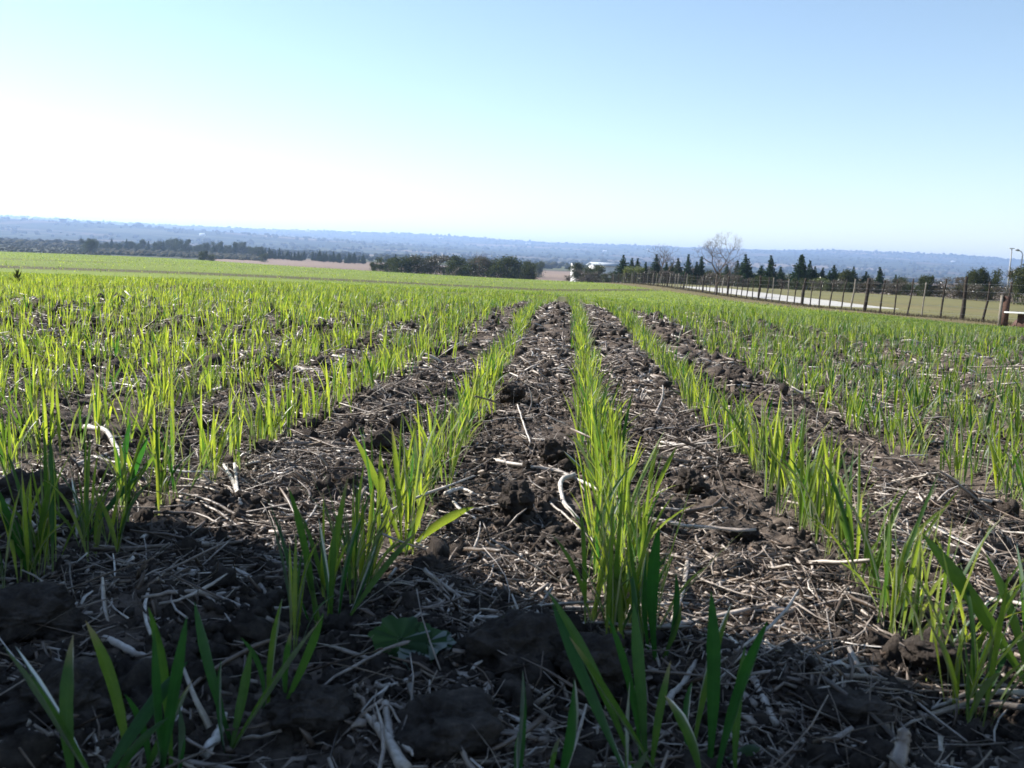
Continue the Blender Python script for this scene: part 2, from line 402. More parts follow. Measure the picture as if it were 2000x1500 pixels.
x, y = np.sin(a)*r_, np.cos(a)*r_
keep = (vn(x/500+2, y/300) > .42)
x, y, r_ = x[keep], y[keep], r_[keep]
rad = rng.uniform(5, 12, len(x))*(.6+.4*r_/8000); big_ = rng.random(len(x)) < .03; rad[big_] *= 1.6
blob_cloud('far_woodland', np.stack([x, y, hill_z(x, y)+rad*.35], -1), rad, rng.uniform(.5, 1.0, len(x)), M_wood, ('hazy blue grey woodland covering the far hills up to the skyline', 'woodland'))
# scrub over the valley floor
n = 2600
a = np.radians(rng.uniform(-38, 34, n)); r_ = rng.uniform(950, 2400, n); x, y = np.sin(a)*r_, np.cos(a)*r_
keep = vn(x/200, y/120+4) > .5; x, y = x[keep], y[keep]; rad = rng.uniform(2.5, 5.5, len(x))
blob_cloud('valley_scrub', np.stack([x, y, base_z(x, y)+rad*.4], -1), rad, rng.uniform(.5, .9, len(x)), M_wood, ('dark hazy scrub spread over the valley floor beyond the field', 'scrub'))

n = 1300
a = np.radians(rng.uniform(-25.5, -17, n)); r_ = rng.uniform(600, 980, n); x, y = np.sin(a)*r_, np.cos(a)*r_
rad = rng.uniform(1.0, 2.3, len(x))*(.5+r_/1500)
a2 = np.radians(rng.uniform(-42, -24.5, 2200)); r2 = rng.uniform(900, 1950, 2200); x = np.append(x, np.sin(a2)*r2); y = np.append(y, np.cos(a2)*r2); r_ = np.append(r_, r2); rad = np.append(rad, rng.uniform(1.6, 3.4, 2200))
a2 = np.radians(rng.uniform(-44, -25, 3000)); r2 = rng.uniform(325, 950, 3000); x = np.append(x, np.sin(a2)*r2); y = np.append(y, np.cos(a2)*r2); rad = np.append(rad, rng.uniform(.4, 1.0, 3000)*(.6+r2/1200))
blob_cloud('wood_undergrowth', np.stack([x, y, base_z(x, y)+rad*.3], -1), rad, rng.uniform(.5, .9, len(x)), M_scrub, ('dark hazy undergrowth between the trees of the far wood on the left', 'undergrowth'))

# ------------------------------------------------------------------ tubes
def tube(pts, rads, sides=6, wob=0, col=.5, cap=True):
    pts = np.asarray(pts, float); n = len(pts); V = []
    T = np.gradient(pts, axis=0); T /= np.linalg.norm(T, axis=1)[:, None]+1e-9
    ref = np.array([0, 0, 1.]) if abs(T[0, 2]) < .8 else np.array([1., 0, 0])
    U = np.cross(T, ref); U /= np.linalg.norm(U, axis=1)[:, None]+1e-9; W = np.cross(U, T)
    an = np.linspace(0, 2*np.pi, sides, endpoint=False)
    rr = np.asarray(rads, float)[:, None]*(1+wob*(rng.random((n, sides))-.5))
    V = pts[:, None]+U[:, None]*(np.cos(an)*rr)[..., None]+W[:, None]*(np.sin(an)*rr)[..., None]
    V = V.reshape(-1, 3)
    i = np.arange(n-1)[:, None]*sides; j = np.arange(sides)[None]; j2 = (j+1) % sides
    Fq = np.stack([i+j, i+j2, i+sides+j2, i+sides+j], -1).reshape(-1, 4)
    if cap:
        V = np.vstack([V, pts[:1], pts[-1:]]); a0 = n*sides; e = (n-1)*sides
        k = np.arange(0, sides, 2)
        Fq = np.vstack([Fq, np.stack([k, np.full(len(k), a0), (k+2) % sides, (k+1) % sides], -1), np.stack([e+k, e+(k+1) % sides, e+(k+2) % sides, np.full(len(k), a0+1)], -1)])
    return V, Fq
class Acc:
    def __init__(s): s.V = []; s.F = []; s.n = 0; s.C = []
    def add(s, V, Fq, c=None):
        s.V.append(V); s.F.append(np.asarray(Fq)+s.n); s.n += len(V)
        if c is not None: s.C.append(np.tile(np.array(c, float), (len(V), 1)) if np.ndim(c) == 1 else c)
    def obj(s, name, m, parent=None, smooth=False):
        return fast_mesh(name, np.vstack(s.V), np.vstack(s.F), m, parent, np.vstack(s.C) if s.C else None, smooth)
def box(cx, cy, cz, sx, sy, sz):
    x, y, z = sx/2, sy/2, sz/2
    V = np.array([(cx+a*x, cy+b*y, cz+c*z) for c in (-1, 1) for a, b in ((-1, -1), (1, -1), (1, 1), (-1, 1))])
    return V, np.array([(3, 2, 1, 0), (4, 5, 6, 7), (0, 1, 5, 4), (1, 2, 6, 5), (2, 3, 7, 6), (3, 0, 4, 7)])

# ------------------------------------------------------------------ wheat blades
def blades(P, head, L, W, lean, bend, seg=6, tint=None, twist=None, fold=True):
    """vectorised leaf blades; returns V, F, C"""
    n = len(P); t = np.linspace(0, 1, seg+1)
    th = lean[:, None]+bend[:, None]*t[None]**1.6            # angle from vertical
    ds = L[:, None]/seg
    dh = np.sin(th)*ds; dz = np.cos(th)*ds
    hh = np.concatenate([np.zeros((n, 1)), np.cumsum((dh[:, :-1]+dh[:, 1:])/2, 1)], 1); zz = np.concatenate([np.zeros((n, 1)), np.cumsum((dz[:, :-1]+dz[:, 1:])/2, 1)], 1)
    hx, hy = np.sin(head)[:, None], np.cos(head)[:, None]
    C = np.stack([P[:, :1]+hx*hh, P[:, 1:2]+hy*hh, P[:, 2:3]+zz], -1)          # n, s, 3
    tw = (twist if twist is not None else rng.uniform(-1.2, 1.2, n))[:, None]*t[None]
    side = np.stack([hy*np.ones_like(th), -hx*np.ones_like(th), np.zeros_like(th)], -1)
    nor = np.stack([-np.cos(th)*hx, -np.cos(th)*hy, np.sin(th)], -1)
    S = side*np.cos(tw)[..., None]+nor*np.sin(tw)[..., None]
    Nn = nor*np.cos(tw)[..., None]-side*np.sin(tw)[..., None]
    prof = np.interp(t, [0, .15, .4, .7, .9, 1], [.30, .38, 1, .92, .45, .03])
    wd = W[:, None]*prof[None]/2
    Lf = C-S*wd[..., None]; Rt = C+S*wd[..., None]
    if fold:
        Md = C-Nn*wd[..., None]*.35
        V = np.stack([Lf, Md, Rt], 2); m = 3
    else:
        V = np.stack([Lf, Rt], 2); m = 2
    ns = seg+1
    i = (np.arange(n)*ns*m)[:, None, None]; s = (np.arange(seg)*m)[None, :, None]; k = np.arange(m-1)[None, None]
    a = i+s+k; Fq = np.stack([a, a+1, a+m+1, a+m], -1).reshape(-1, 4)
    tint = rng.random(n) if tint is None else tint
    Cc = np.zeros((n, ns, m, 4)); Cc[..., 0] = tint[:, None, None]; Cc[..., 1] = t[None, :, None]; Cc[..., 2] = np.linspace(0, 1, m)[None, None]; Cc[..., 3] = 1
    return V.reshape(-1, 3), Fq, Cc.reshape(-1, 4)
def seedling_params(n, scale=1.0):
    return dict(head=rng.uniform(0, 2*np.pi, n), L=rng.uniform(.045, .112, n)*scale, W=rng.uniform(.0019, .0040, n),
                lean=np.abs(rng.normal(.14, .15, n)), bend=rng.uniform(.0, 1.0, n)**1.5)
near_objs = []
Acc_far = Acc()
SHADE_N = Vector((.47, .88))
def build_wheat():
    pts = []
    for ri, X in enumerate(ROWS):
        y0 = .36
        y = y0
        ymax = 36 if X < 12 else 0
        ys = []
        while y < ymax:
            D = math.hypot(X, y)
            dens = (88 if abs(X) < .3 else (80 if D < 1.5 else 125)) if D < 3 else ((180 if X < -.3 else 160) if D < 12 else 26)
            y += random.expovariate(dens); ys.append(y)
        ys = np.array(ys)
        if not len(ys): continue
        xs = X+rng.normal(0, 1, len(ys))*(.010 if abs(X) < .3 else .020+.030*np.clip(np.hypot(X, ys)-1.3, 0, 1.5)/1.5)
        xs += .010*(vn(ys*.8, np.full(len(ys), ri*3.7))-.5)*2*np.clip(ys, 0, 2)
        D = np.hypot(xs, ys); az = np.degrees(np.arctan2(xs, ys))
        gap = vn(ys*4+ri*17, np.full(len(ys), ri*1.3)); gthr = np.where(X < -.3, .15, np.where(X > .4, .03, 0.05))
        keep = (az > -40) & (az < 36) & (gap > gthr*(D < 8)) & (fence_L(xs, ys) < 12.6)
        keep &= ~((D < .60) & (np.abs(az) < 40))
        for p, d_ in zip(np.stack([xs, ys], -1)[keep], D[keep]): pts.append((p[0], p[1], d_, ri))
    pts = np.array(pts)
    Z = height(pts[:, 0], pts[:, 1])
    near = pts[:, 2] < 1.55
    inview = near.copy()
    azv = np.degrees(np.arctan2(pts[:, 0], pts[:, 1])); inview &= (azv > -31) & (azv < 26)
    idx = np.where(inview)[0]
    idx = idx[np.argsort(pts[idx, 2])][:262]; isnear = np.zeros(len(pts), bool); isnear[idx] = True
    # far crop: one object
    for lo, hi, nb, seg, ws, fold in ((0, 2.6, 3, 6, .95, True), (2.6, 6, 3, 4, .85, False), (6, 12, 3, 3, 1.05, False), (12, 40, 4, 2, 2.4, False)):
        s = (~isnear) & (pts[:, 2] >= lo) & (pts[:, 2] < hi)
        P = np.stack([pts[s, 0], pts[s, 1], Z[s]-.003], -1); P = np.repeat(P, nb, 0); n = len(P)
        P[:, :2] += rng.normal(0, .003, (n, 2))
        pr = seedling_params(n); pr['W'] = pr['W']*ws
        if lo >= 6: pr['L'] *= 1.05
        big = .6+.4*vn(P[:, 0]*1.1+5, P[:, 1]*1.1)+.2; pr['L'] *= big*np.interp(np.hypot(P[:, 0], P[:, 1]), [0, 1.2, 2.2, 4], [1.0, .88, .74, .66])
        tv = np.clip(rng.normal(.48, .32, n)+.25*(vn(P[:, 0]*.8, P[:, 1]*.8)-.5)-np.clip(P[:, 0]/(P[:, 1]+.5), -.3, .6)*.25, 0, 1)  # blades yellower to the left, backlight put into the tint
        Acc_far.add(*[*blades(P, pr['head'], pr['L'], pr['W'], pr['lean'], pr['bend'], seg, tint=tv, fold=fold)])
    # coarse tufts in the far field across the dip
    n = 16000; a = np.radians(rng.uniform(-36, 8, n)); r = np.sqrt(rng.uniform(76**2, 230**2, n))
    P = np.stack([np.sin(a)*r, np.cos(a)*r, np.zeros(n)], -1); P = P[(fence_L(P[:, 0], P[:, 1]) < 12) & ((r < 175) | (np.degrees(a) < -5))]; P[:, 2] = base_z(P[:, 0], P[:, 1]); n = len(P)
    Acc_far.add(*blades(P, rng.uniform(0, 6.3, n), rng.uniform(.08, .17, n), rng.uniform(.03, .09, n), rng.uniform(0, .3, n), rng.uniform(0, .5, n), 2, fold=False))
    n = 15000; a = np.radians(rng.uniform(-14, 16, n)); r = np.sqrt(rng.uniform(30**2, 80**2, n))
    P = np.stack([np.sin(a)*r, np.cos(a)*r, np.zeros(n)], -1); P = P[fence_L(P[:, 0], P[:, 1]) < 12.4]; P[:, 2] = base_z(P[:, 0], P[:, 1])-.01; n = len(P)
    Acc_far.add(*blades(P, rng.uniform(0, 6.3, n), rng.uniform(.06, .13, n), rng.uniform(.012, .035, n), rng.uniform(0, .3, n), rng.uniform(0, .6, n), 2, fold=False))
    o = Acc_far.obj('wheat_crop', M_wheat, smooth=True)
    tag(o, 'young green wheat growing in rows that run away over the field', 'wheat crop', kind='stuff')
    names = {}
    for i in idx:
        nb = random.choice((3, 4, 5)); px, py, D, ri = pts[i]
        P = np.zeros((nb, 3)); P[:, :2] = rng.normal(0, .0022, (nb, 2))
        pr = seedling_params(nb, 1.08); X = ROWS[int(ri)]
        V, Fq, C = blades(P, pr['head'], pr['L'], pr['W'], pr['lean'], pr['bend'], 7)
        o = fast_mesh('wheat_seedling', V, Fq, M_wheat, attr=C, smooth=True); o.location = (px, py, Z[i]-.003)
        row = {-0.150: 'row just left of the middle', 0.047: 'middle row', 0.258: 'row just right of the middle'}.get(round(float(X), 3), 'thin row at the left edge' if X < 0 else 'second row to the right of the middle')
        shade = (.47*px+.88*py) < .64
        lit = 'dark shaded wheat seedling in the ' if shade else 'sunlit yellow green wheat seedling in the '
        tag(o, lit+row, 'wheat seedling', 'wheat seedlings, '+('shaded, ' if shade else 'sunlit, ')+row)
build_wheat()

# foreground plants, blade by blade (base pixel, tip pixel, width factor)
def hero_plant(label, bl, tint=.25):  # low tint paints shade into the leaf colour, sunlit plants get more
    acc = Acc(); base = None
    for (bx, by, tx, ty, *w_) in bl:
        p = gpt(bx, by)
        if base is None: base = p.copy()
        r = ray(tx, ty); c = Vector((0, 0, H)); hd = Vector((p.x, p.y, 0)).normalized()
        dd = math.hypot(p.x, p.y)+random.uniform(-.012, .02)
        s = dd/(r.x*hd.x+r.y*hd.y); q = c+r*s
        mid = (p+q)/2; n = 10; pts = []
        sag = Vector((random.uniform(-.006, .006), random.uniform(-.01, .01), .12*(q-p).length*(.3+abs(q.x-p.x)/max((q-p).length, .01))))
        for k in range(n+1):
            t = k/n; pts.append(p*(1-t)**2+(mid+sag)*2*t*(1-t)+q*t*t)
        pts = np.array([v[:] for v in pts]); T = np.gradient(pts, axis=0); T /= np.linalg.norm(T, axis=1)[:, None]
        view = pts-np.array([0, 0, H]); S = np.cross(T, view); S /= np.linalg.norm(S, axis=1)[:, None]
        ang = random.uniform(-.7, .7)+np.linspace(0, random.uniform(-.9, .9), n+1)
        Nn = np.cross(S, T); S2 = S*np.cos(ang)[:, None]+Nn*np.sin(ang)[:, None]; N2 = np.cross(S2, T)
        t = np.linspace(0, 1, n+1); prof = np.interp(t, [0, .2, .4, .7, .9, 1], [.34, .5, .9, 1, .5, .03])
        wd = (w_[0] if w_ else 1.0)*.0050/2*prof
        V = np.stack([pts-S2*wd[:, None], pts-N2*wd[:, None]*.3, pts+S2*wd[:, None]], 1).reshape(-1, 3)
        i = (np.arange(n)*3)[:, None]; k = np.arange(2)[None]; a = i+k
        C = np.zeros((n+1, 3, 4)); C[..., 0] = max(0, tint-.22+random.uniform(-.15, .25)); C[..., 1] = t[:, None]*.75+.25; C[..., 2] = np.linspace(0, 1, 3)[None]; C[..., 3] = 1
        acc.add(V-np.array(base[:]), np.stack([a, a+1, a+4, a+3], -1).reshape(-1, 4), C.reshape(-1, 4))
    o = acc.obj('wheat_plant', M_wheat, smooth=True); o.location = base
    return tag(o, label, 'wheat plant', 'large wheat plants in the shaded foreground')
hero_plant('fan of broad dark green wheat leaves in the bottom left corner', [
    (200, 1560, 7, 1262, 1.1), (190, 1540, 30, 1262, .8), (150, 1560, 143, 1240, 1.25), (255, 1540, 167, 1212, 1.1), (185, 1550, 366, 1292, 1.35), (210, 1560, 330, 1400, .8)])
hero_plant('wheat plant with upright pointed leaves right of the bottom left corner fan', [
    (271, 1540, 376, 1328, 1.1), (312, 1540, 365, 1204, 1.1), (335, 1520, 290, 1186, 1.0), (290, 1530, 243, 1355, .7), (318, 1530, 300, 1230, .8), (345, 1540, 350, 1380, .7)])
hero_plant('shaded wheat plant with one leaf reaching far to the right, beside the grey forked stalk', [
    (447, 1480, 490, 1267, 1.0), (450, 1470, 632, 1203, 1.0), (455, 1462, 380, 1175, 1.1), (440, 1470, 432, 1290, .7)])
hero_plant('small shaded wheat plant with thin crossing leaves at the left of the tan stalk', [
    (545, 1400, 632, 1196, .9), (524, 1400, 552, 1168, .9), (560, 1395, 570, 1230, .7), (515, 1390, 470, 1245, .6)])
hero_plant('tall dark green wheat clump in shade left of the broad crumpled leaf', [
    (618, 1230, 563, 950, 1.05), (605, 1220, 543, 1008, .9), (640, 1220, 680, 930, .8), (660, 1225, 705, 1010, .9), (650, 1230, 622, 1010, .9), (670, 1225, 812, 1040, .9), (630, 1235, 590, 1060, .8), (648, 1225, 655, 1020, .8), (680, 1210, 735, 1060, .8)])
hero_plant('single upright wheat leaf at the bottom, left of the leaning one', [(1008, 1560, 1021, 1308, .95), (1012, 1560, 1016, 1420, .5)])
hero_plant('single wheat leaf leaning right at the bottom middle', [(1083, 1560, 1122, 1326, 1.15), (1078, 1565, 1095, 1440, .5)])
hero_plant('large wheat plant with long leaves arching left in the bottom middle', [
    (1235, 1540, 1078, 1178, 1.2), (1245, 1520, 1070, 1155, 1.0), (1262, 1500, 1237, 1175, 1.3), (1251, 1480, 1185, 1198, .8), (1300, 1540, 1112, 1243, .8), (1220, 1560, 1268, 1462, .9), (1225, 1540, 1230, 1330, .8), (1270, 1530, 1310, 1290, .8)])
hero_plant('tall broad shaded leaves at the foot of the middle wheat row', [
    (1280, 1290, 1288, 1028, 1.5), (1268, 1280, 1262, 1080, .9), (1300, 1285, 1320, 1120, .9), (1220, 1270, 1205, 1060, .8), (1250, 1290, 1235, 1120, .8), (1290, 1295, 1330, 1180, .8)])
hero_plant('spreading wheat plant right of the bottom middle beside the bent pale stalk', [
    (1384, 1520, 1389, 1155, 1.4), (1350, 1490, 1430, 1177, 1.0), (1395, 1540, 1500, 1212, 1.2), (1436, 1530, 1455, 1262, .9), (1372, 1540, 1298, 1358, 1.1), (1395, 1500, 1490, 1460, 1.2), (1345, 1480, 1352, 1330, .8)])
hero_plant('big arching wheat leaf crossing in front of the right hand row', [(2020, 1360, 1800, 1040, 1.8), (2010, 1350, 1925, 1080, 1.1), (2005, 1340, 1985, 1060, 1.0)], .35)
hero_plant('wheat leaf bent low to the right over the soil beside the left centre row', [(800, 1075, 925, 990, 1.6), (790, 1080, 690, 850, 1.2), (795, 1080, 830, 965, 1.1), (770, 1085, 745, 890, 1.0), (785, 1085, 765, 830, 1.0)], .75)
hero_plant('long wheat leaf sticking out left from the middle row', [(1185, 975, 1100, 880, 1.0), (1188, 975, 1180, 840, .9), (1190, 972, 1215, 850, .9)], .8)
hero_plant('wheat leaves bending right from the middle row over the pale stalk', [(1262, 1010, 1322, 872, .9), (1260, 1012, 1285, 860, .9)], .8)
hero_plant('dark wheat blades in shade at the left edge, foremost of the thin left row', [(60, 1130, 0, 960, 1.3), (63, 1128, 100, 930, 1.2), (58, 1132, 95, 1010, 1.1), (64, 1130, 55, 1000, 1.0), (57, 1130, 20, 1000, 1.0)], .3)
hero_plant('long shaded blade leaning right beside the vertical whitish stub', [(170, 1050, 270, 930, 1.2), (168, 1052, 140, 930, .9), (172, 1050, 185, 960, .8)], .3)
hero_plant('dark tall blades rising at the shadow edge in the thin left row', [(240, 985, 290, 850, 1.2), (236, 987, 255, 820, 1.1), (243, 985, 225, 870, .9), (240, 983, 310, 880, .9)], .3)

# ------------------------------------------------------------------ residue, crumbs and clods
def litter(n, rmin, rmax, lmin, lmax, wmin, wmax, name, label, white=0.0, up=.25, acc=None, azr=(-40, 36), sides=4, seg=4):
    a = np.radians(rng.uniform(azr[0], azr[1], n)); u = rng.random(n); r = rmin*(rmax/rmin)**(u**.75)
    x, y = np.sin(a)*r, np.cos(a)*r
    rd = row_dist(x); cl = vn(x/.18+4, y/.18); keep = rng.random(n) < np.clip(.15+rd/.07, 0, 1)*np.clip(.25+2.0*(cl-.25), .15, 1)
    keep &= rng.random(len(x)) < np.interp(r, [.5, .75, 1.1], [.45, .68, 1])
    x, y = x[keep], y[keep]; n = len(x); r = np.hypot(x, y)
    L = lmin*(lmax/lmin)**(rng.random(n)**1.4); W = wmin+(wmax-wmin)*rng.random(n)**2
    hd = rng.uniform(0, 2*np.pi, n); t = np.linspace(-.5, .5, seg+1); curv = rng.normal(0, .38, n)
    ang = hd[:, None]+curv[:, None]*t[None]
    px = x[:, None]+np.sin(ang)*L[:, None]*t; py = y[:, None]+np.cos(ang)*L[:, None]*t
    hz = height(px, py)
    mean = hz.mean(1, keepdims=True); stiff = np.clip(L/.05, 0, 1)[:, None]
    pz = hz*(1-stiff*.8)+np.maximum(mean, hz.max(1, keepdims=True)*.6+mean*.4)*stiff*.8+W[:, None]*rng.uniform(.15, .8, n)[:, None]+.0016*np.exp(-r/1.5)[:, None]+.0004
    tilt = rng.normal(0, up, n)*(rng.random(n) < .35); pz = pz+np.abs(tilt)[:, None]*L[:, None]*(t+.5)
    Cn = np.stack([px, py, pz], -1)
    T = np.gradient(Cn, axis=1); T /= np.linalg.norm(T, axis=2)[..., None]+1e-9
    U = np.cross(T, np.array([0, 0, 1.])); U /= np.linalg.norm(U, axis=2)[..., None]+1e-9; Wv = np.cross(U, T)
    roll_ = rng.uniform(0, 3.14, n)[:, None, None]; U2 = U*np.cos(roll_)+Wv*np.sin(roll_); W2 = Wv*np.cos(roll_)-U*np.sin(roll_)
    flat = rng.uniform(.08, .6, n)
    prof = 1+rng.uniform(-.35, .2, (n, seg+1)); prof[:, -1] *= rng.uniform(.15, 1, n)
    an = np.linspace(0, 2*np.pi, sides, endpoint=False)+.4
    rr = (W[:, None]/2*prof)
    V = Cn[:, :, None]+U2[:, :, None]*(np.cos(an)*rr[..., None])[..., None]+W2[:, :, None]*(np.sin(an)*rr[..., None]*flat[:, None, None])[..., None]
    ns = seg+1; i = (np.arange(n)*ns*sides)[:, None, None]; s = (np.arange(seg)*sides)[None, :, None]; k = np.arange(sides)[None, None]; k2 = (k+1) % sides
    Fq = np.stack([i+s+k, i+s+k2, i+s+sides+k2, i+s+sides+k], -1).reshape(-1, 4)
    i2 = (np.arange(n)*ns*sides)[:, None]
    if sides == 4:
        Fq = np.vstack([Fq, i2+np.array([[0, 3, 2, 1]]), i2+seg*4+np.array([[0, 1, 2, 3]])])
    tint = np.clip(rng.beta(1.4, 1.6, n)+white, 0, 1)
    C = np.zeros((n, ns, sides, 4)); C[..., 0] = tint[:, None, None]; C[..., 3] = 1
    return V.reshape(-1, 3), Fq, C.reshape(-1, 4)
A = Acc()
A.add(*litter(72000, .40, 2.8, .004, .022, .0012, .0045, '', '', -.05, .5, seg=2))      # chips
A.add(*litter(12000, .40, 3.0, .02, .09, .001, .004, '', '', 0, .25))
A.add(*litter(800, .62, 3.2, .06, .19, .002, .0065, '', '', .05, .15, seg=7, sides=4))
A.add(*litter(26000, .42, 3.2, .015, .075, .0005, .0016, '', '', -.05, .3, seg=3))
A.add(*litter(65000, 1.9, 9.0, .012, .06, .003, .009, '', '', .08, .3, seg=2))
A.add(*litter(2000, 2.5, 8.0, .05, .13, .004, .009, '', '', .1, .06, seg=4))
tag(A.obj('straw_litter', M_straw), 'grey and bleached broken straw and stalk litter strewn over the dark soil', 'straw litter', kind='stuff')

def lumps(n, rmin, rmax, smin, smax, sub=1, az=(-40, 36), pw=.8):
    bm = bmesh.new(); bmesh.ops.create_icosphere(bm, subdivisions=sub, radius=1)
    v0 = np.array([v.co[:] for v in bm.verts]); f0 = np.array([[v.index for v in f.verts] for f in bm.faces]); bm.free()
    a = np.radians(rng.uniform(*az, n)); r = rmin*(rmax/rmin)**(rng.random(n)**pw); x, y = np.sin(a)*r, np.cos(a)*r
    keep = rng.random(n) < np.clip(.3+row_dist(x)/.06, 0, 1)*np.clip(1.8*vn(x/.15+70, y/.15)-.2, .08, 1); x, y = x[keep], y[keep]; n = len(x)
    s = smin*(smax/smin)**(rng.random(n)**2.2)
    k = len(v0); V = v0[None]*(1+rng.uniform(-.5, .42, (n, k, 1)))*s[:, None, None]*rng.uniform(.6, 1.2, (n, 1, 3))
    c, q = np.cos(a[:n])[:, None]*0+np.cos(s*9e4)[:, None], np.sin(s*9e4)[:, None]
    V = np.stack([V[..., 0]*c-V[..., 1]*q, V[..., 0]*q+V[..., 1]*c, V[..., 2]], -1)
    V += np.stack([x, y, height(x, y)+s*.35], -1)[:, None]
    return V.reshape(-1, 3), (f0[None]+(np.arange(n)*k)[:, None, None]).reshape(-1, 3)
A = Acc()
A.add(*lumps(95000, .40, 2.8, .0012, .0058)); A.add(*lumps(3200, .42, 4.5, .004, .012, 2)); A.add(*lumps(14000, 2.0, 8.0, .005, .018))
tag(A.obj('soil_crumbs', M_crumb), 'loose dark crumbs of soil lying between the wheat rows', 'soil crumbs', kind='stuff')

def clod(px, py, wpx, label, flat=.75, seed=0):
    p = gpt(px, py); D = (p-Vector((0, 0, H))).length; s = wpx*.62/F*D/2
    bm = bmesh.new(); bmesh.ops.create_icosphere(bm, subdivisions=6, radius=1)
    V = np.array([v.co[:] for v in bm.verts]); f0 = np.array([[v.index for v in f.verts] for f in bm.faces]); bm.free()
    o_ = seed*5.7; sz = s*1000      # millimetres, so the crumb size stays real
    d = 1+.8*(vn3(V*1.4+o_+9)-.5)+.55*(vn3(V*3+o_+3)-.5)
    for lam, am in ((15, 3.4), (7, 3.0), (3.4, 2.3), (1.7, 1.3)):
        nn = vn3(V*sz/lam+o_+20); d += am/sz*(1-np.abs(nn-.5)*3.2)
    V = V*d[:, None]*s; V[:, 2] *= flat
    o = fast_mesh('soil_clod', V, f0, M_crumb); o.location = (p.x, p.y, float(base_z(p.x, p.y))+s*flat*.25)
    return tag(o, label, 'soil clod', 'big clods of soil')
for i, c in enumerate([
    (985, 1290, 210, 'large dark clod right of the crumpled leaf'), (1150, 1345, 190, 'shaded clod between the two big clods and the arching wheat plant', .7), (880, 1450, 230, 'broad flat clod below the tan stalk', .5),
    (60, 1250, 190, 'rounded clod in shade at the left edge', .6), (110, 1400, 240, 'low dark clod behind the bottom left fan of leaves', .5), (1010, 1010, 80, 'sunlit clod with a dark face behind the bone shaped stalk', .9), (1000, 790, 50, 'sunlit clod far up between the middle and left centre rows', .9),
    (1350, 960, 60, 'clod with a dark hollow right of the middle row', .8), (1440, 1060, 80, 'flat sunlit clod between the middle and right rows', .5), (1640, 1420, 150, 'wide clod in shade at the lower right', .4), (520, 880, 60, 'sunlit clod right of the thin left row', .6),
    (840, 1120, 80, 'clod at the shadow edge beside the left centre row', .7), (60, 960, 160, 'black clod at the left edge of the picture', .7), (740, 880, 60, 'small clod left of the left centre row', .8), (1500, 900, 70, 'small clod right of the pale stalk', .8), (1830, 1320, 120, 'clod under the curved straw bundle', .6),
    (600, 1400, 160, 'clod left of the big flat clod', .5), (1080, 905, 60, 'small crumbly clod beside the middle row', .9)]):
    clod(c[0], c[1], c[2], c[3], c[4] if len(c) > 4 else .75, i+1)

def stalk(label, pts, w0, w1, tint, lift=.004, name='dry_stalk', grp='dry stalks lying in the foreground'):
    P = [gpt(x, y)+Vector((0, 0, lift)) for x, y, *h in pts]
    for p, q in zip(P, pts):
        if len(q) > 2:
            D = math.hypot(p.x, p.y); p.z += q[2]*D/F
    P = np.array([p[:] for p in P]); n = 14
    t = np.linspace(0, len(P)-1, n); C = np.stack([np.interp(t, np.arange(len(P)), P[:, k]) for k in range(3)], -1)
    z = C[:, 2].copy(); z[1:-1] = (z[:-2]+z[1:-1]*2+z[2:])/4; C[:, 2] = z
    for _ in range(3): C[1:-1] = (C[:-2]+2*C[1:-1]+C[2:])/4
    C[:, 2] = np.maximum(C[:, 2], height(C[:, 0], C[:, 1])-.001); C[1:-1, 2] = (C[:-2, 2]+C[1:-1, 2]+C[2:, 2])/3
    C += rng.normal(0, .0003, C.shape)
    V, Fq = tube(C, np.linspace(w0, w1, n)*.36*(1+.05*rng.standard_normal(n)), 7, .22)
    o0 = V[0].copy(); Cc = np.zeros((len(V), 4)); Cc[:, 0] = tint; Cc[:, 3] = 1
    o = fast_mesh(name, V-o0, Fq, M_straw, attr=Cc, smooth=True); o.location = o0
    return tag(o, label, 'dry stalk', grp)
S = stalk
S('short pale straw tube left of centre near the bottom left plants', [(203, 1258), (290, 1300)], .0065, .0065, .85)
S('long grey stalk lying across the shaded left, its left half', [(279, 1178), (350, 1165), (420, 1172), (532, 1228)], .003, .006, .6)
S('curved grey stalk branching right from the long grey stalk', [(414, 1170), (490, 1200), (565, 1199)], .006, .003, .75)
S('torn whitish stem end at the bottom left beside the forked stalk', [(398, 1489), (425, 1450), (440, 1408)], .009, .004, .95)
S('tan stalk lying over the crumpled broad leaf', [(592, 1372), (680, 1330, 10), (760, 1300, 30), (846, 1275, 20)], .002, .0035, .62)
S('pale split straw leaning above the crumpled leaf, upper one', [(828, 1140, 18), (880, 1175, 10), (935, 1200)], .0045, .003, .7)
S('pale split straw leaning above the crumpled leaf, lower one', [(836, 1152, 12), (880, 1190, 4), (920, 1215)], .0025, .0025, .6)
S('thick grey forked stalk at the bottom, its main stem', [(709, 1415, 6), (745, 1450, 8), (790, 1520)], .005, .009, .75)
S('thick grey forked stalk at the bottom, its upright prong', [(752, 1400, 15), (757, 1430, 10), (762, 1468)], .005, .007, .7)
S('thin looping root beside the grey forked stalk', [(722, 1425), (757, 1405, 28), (800, 1470)], .0015, .0025, .5)
S('bone shaped pale stalk beside the middle row', [(963, 905), (1030, 917), (1090, 925), (1185, 972)], .0055, .0075, .9)
S('pale stalk hooked down from the bone shaped stalk', [(1120, 940, 6), (1092, 950, 8), (1095, 985), (1130, 1022)], .009, .006, .95)
S('thin pale stalk pointing down right below the hooked stalk', [(1072, 988), (1110, 1020), (1162, 1068)], .0035, .003, .85)
S('thin white straw standing between the left centre and middle rows', [(1010, 800, 6), (1022, 835, 3), (1036, 872)], .0035, .003, .95)
S('bent pale stalk right of the spreading wheat plant, upper part', [(1410, 1245), (1440, 1270), (1462, 1320)], .0045, .0065, .9)
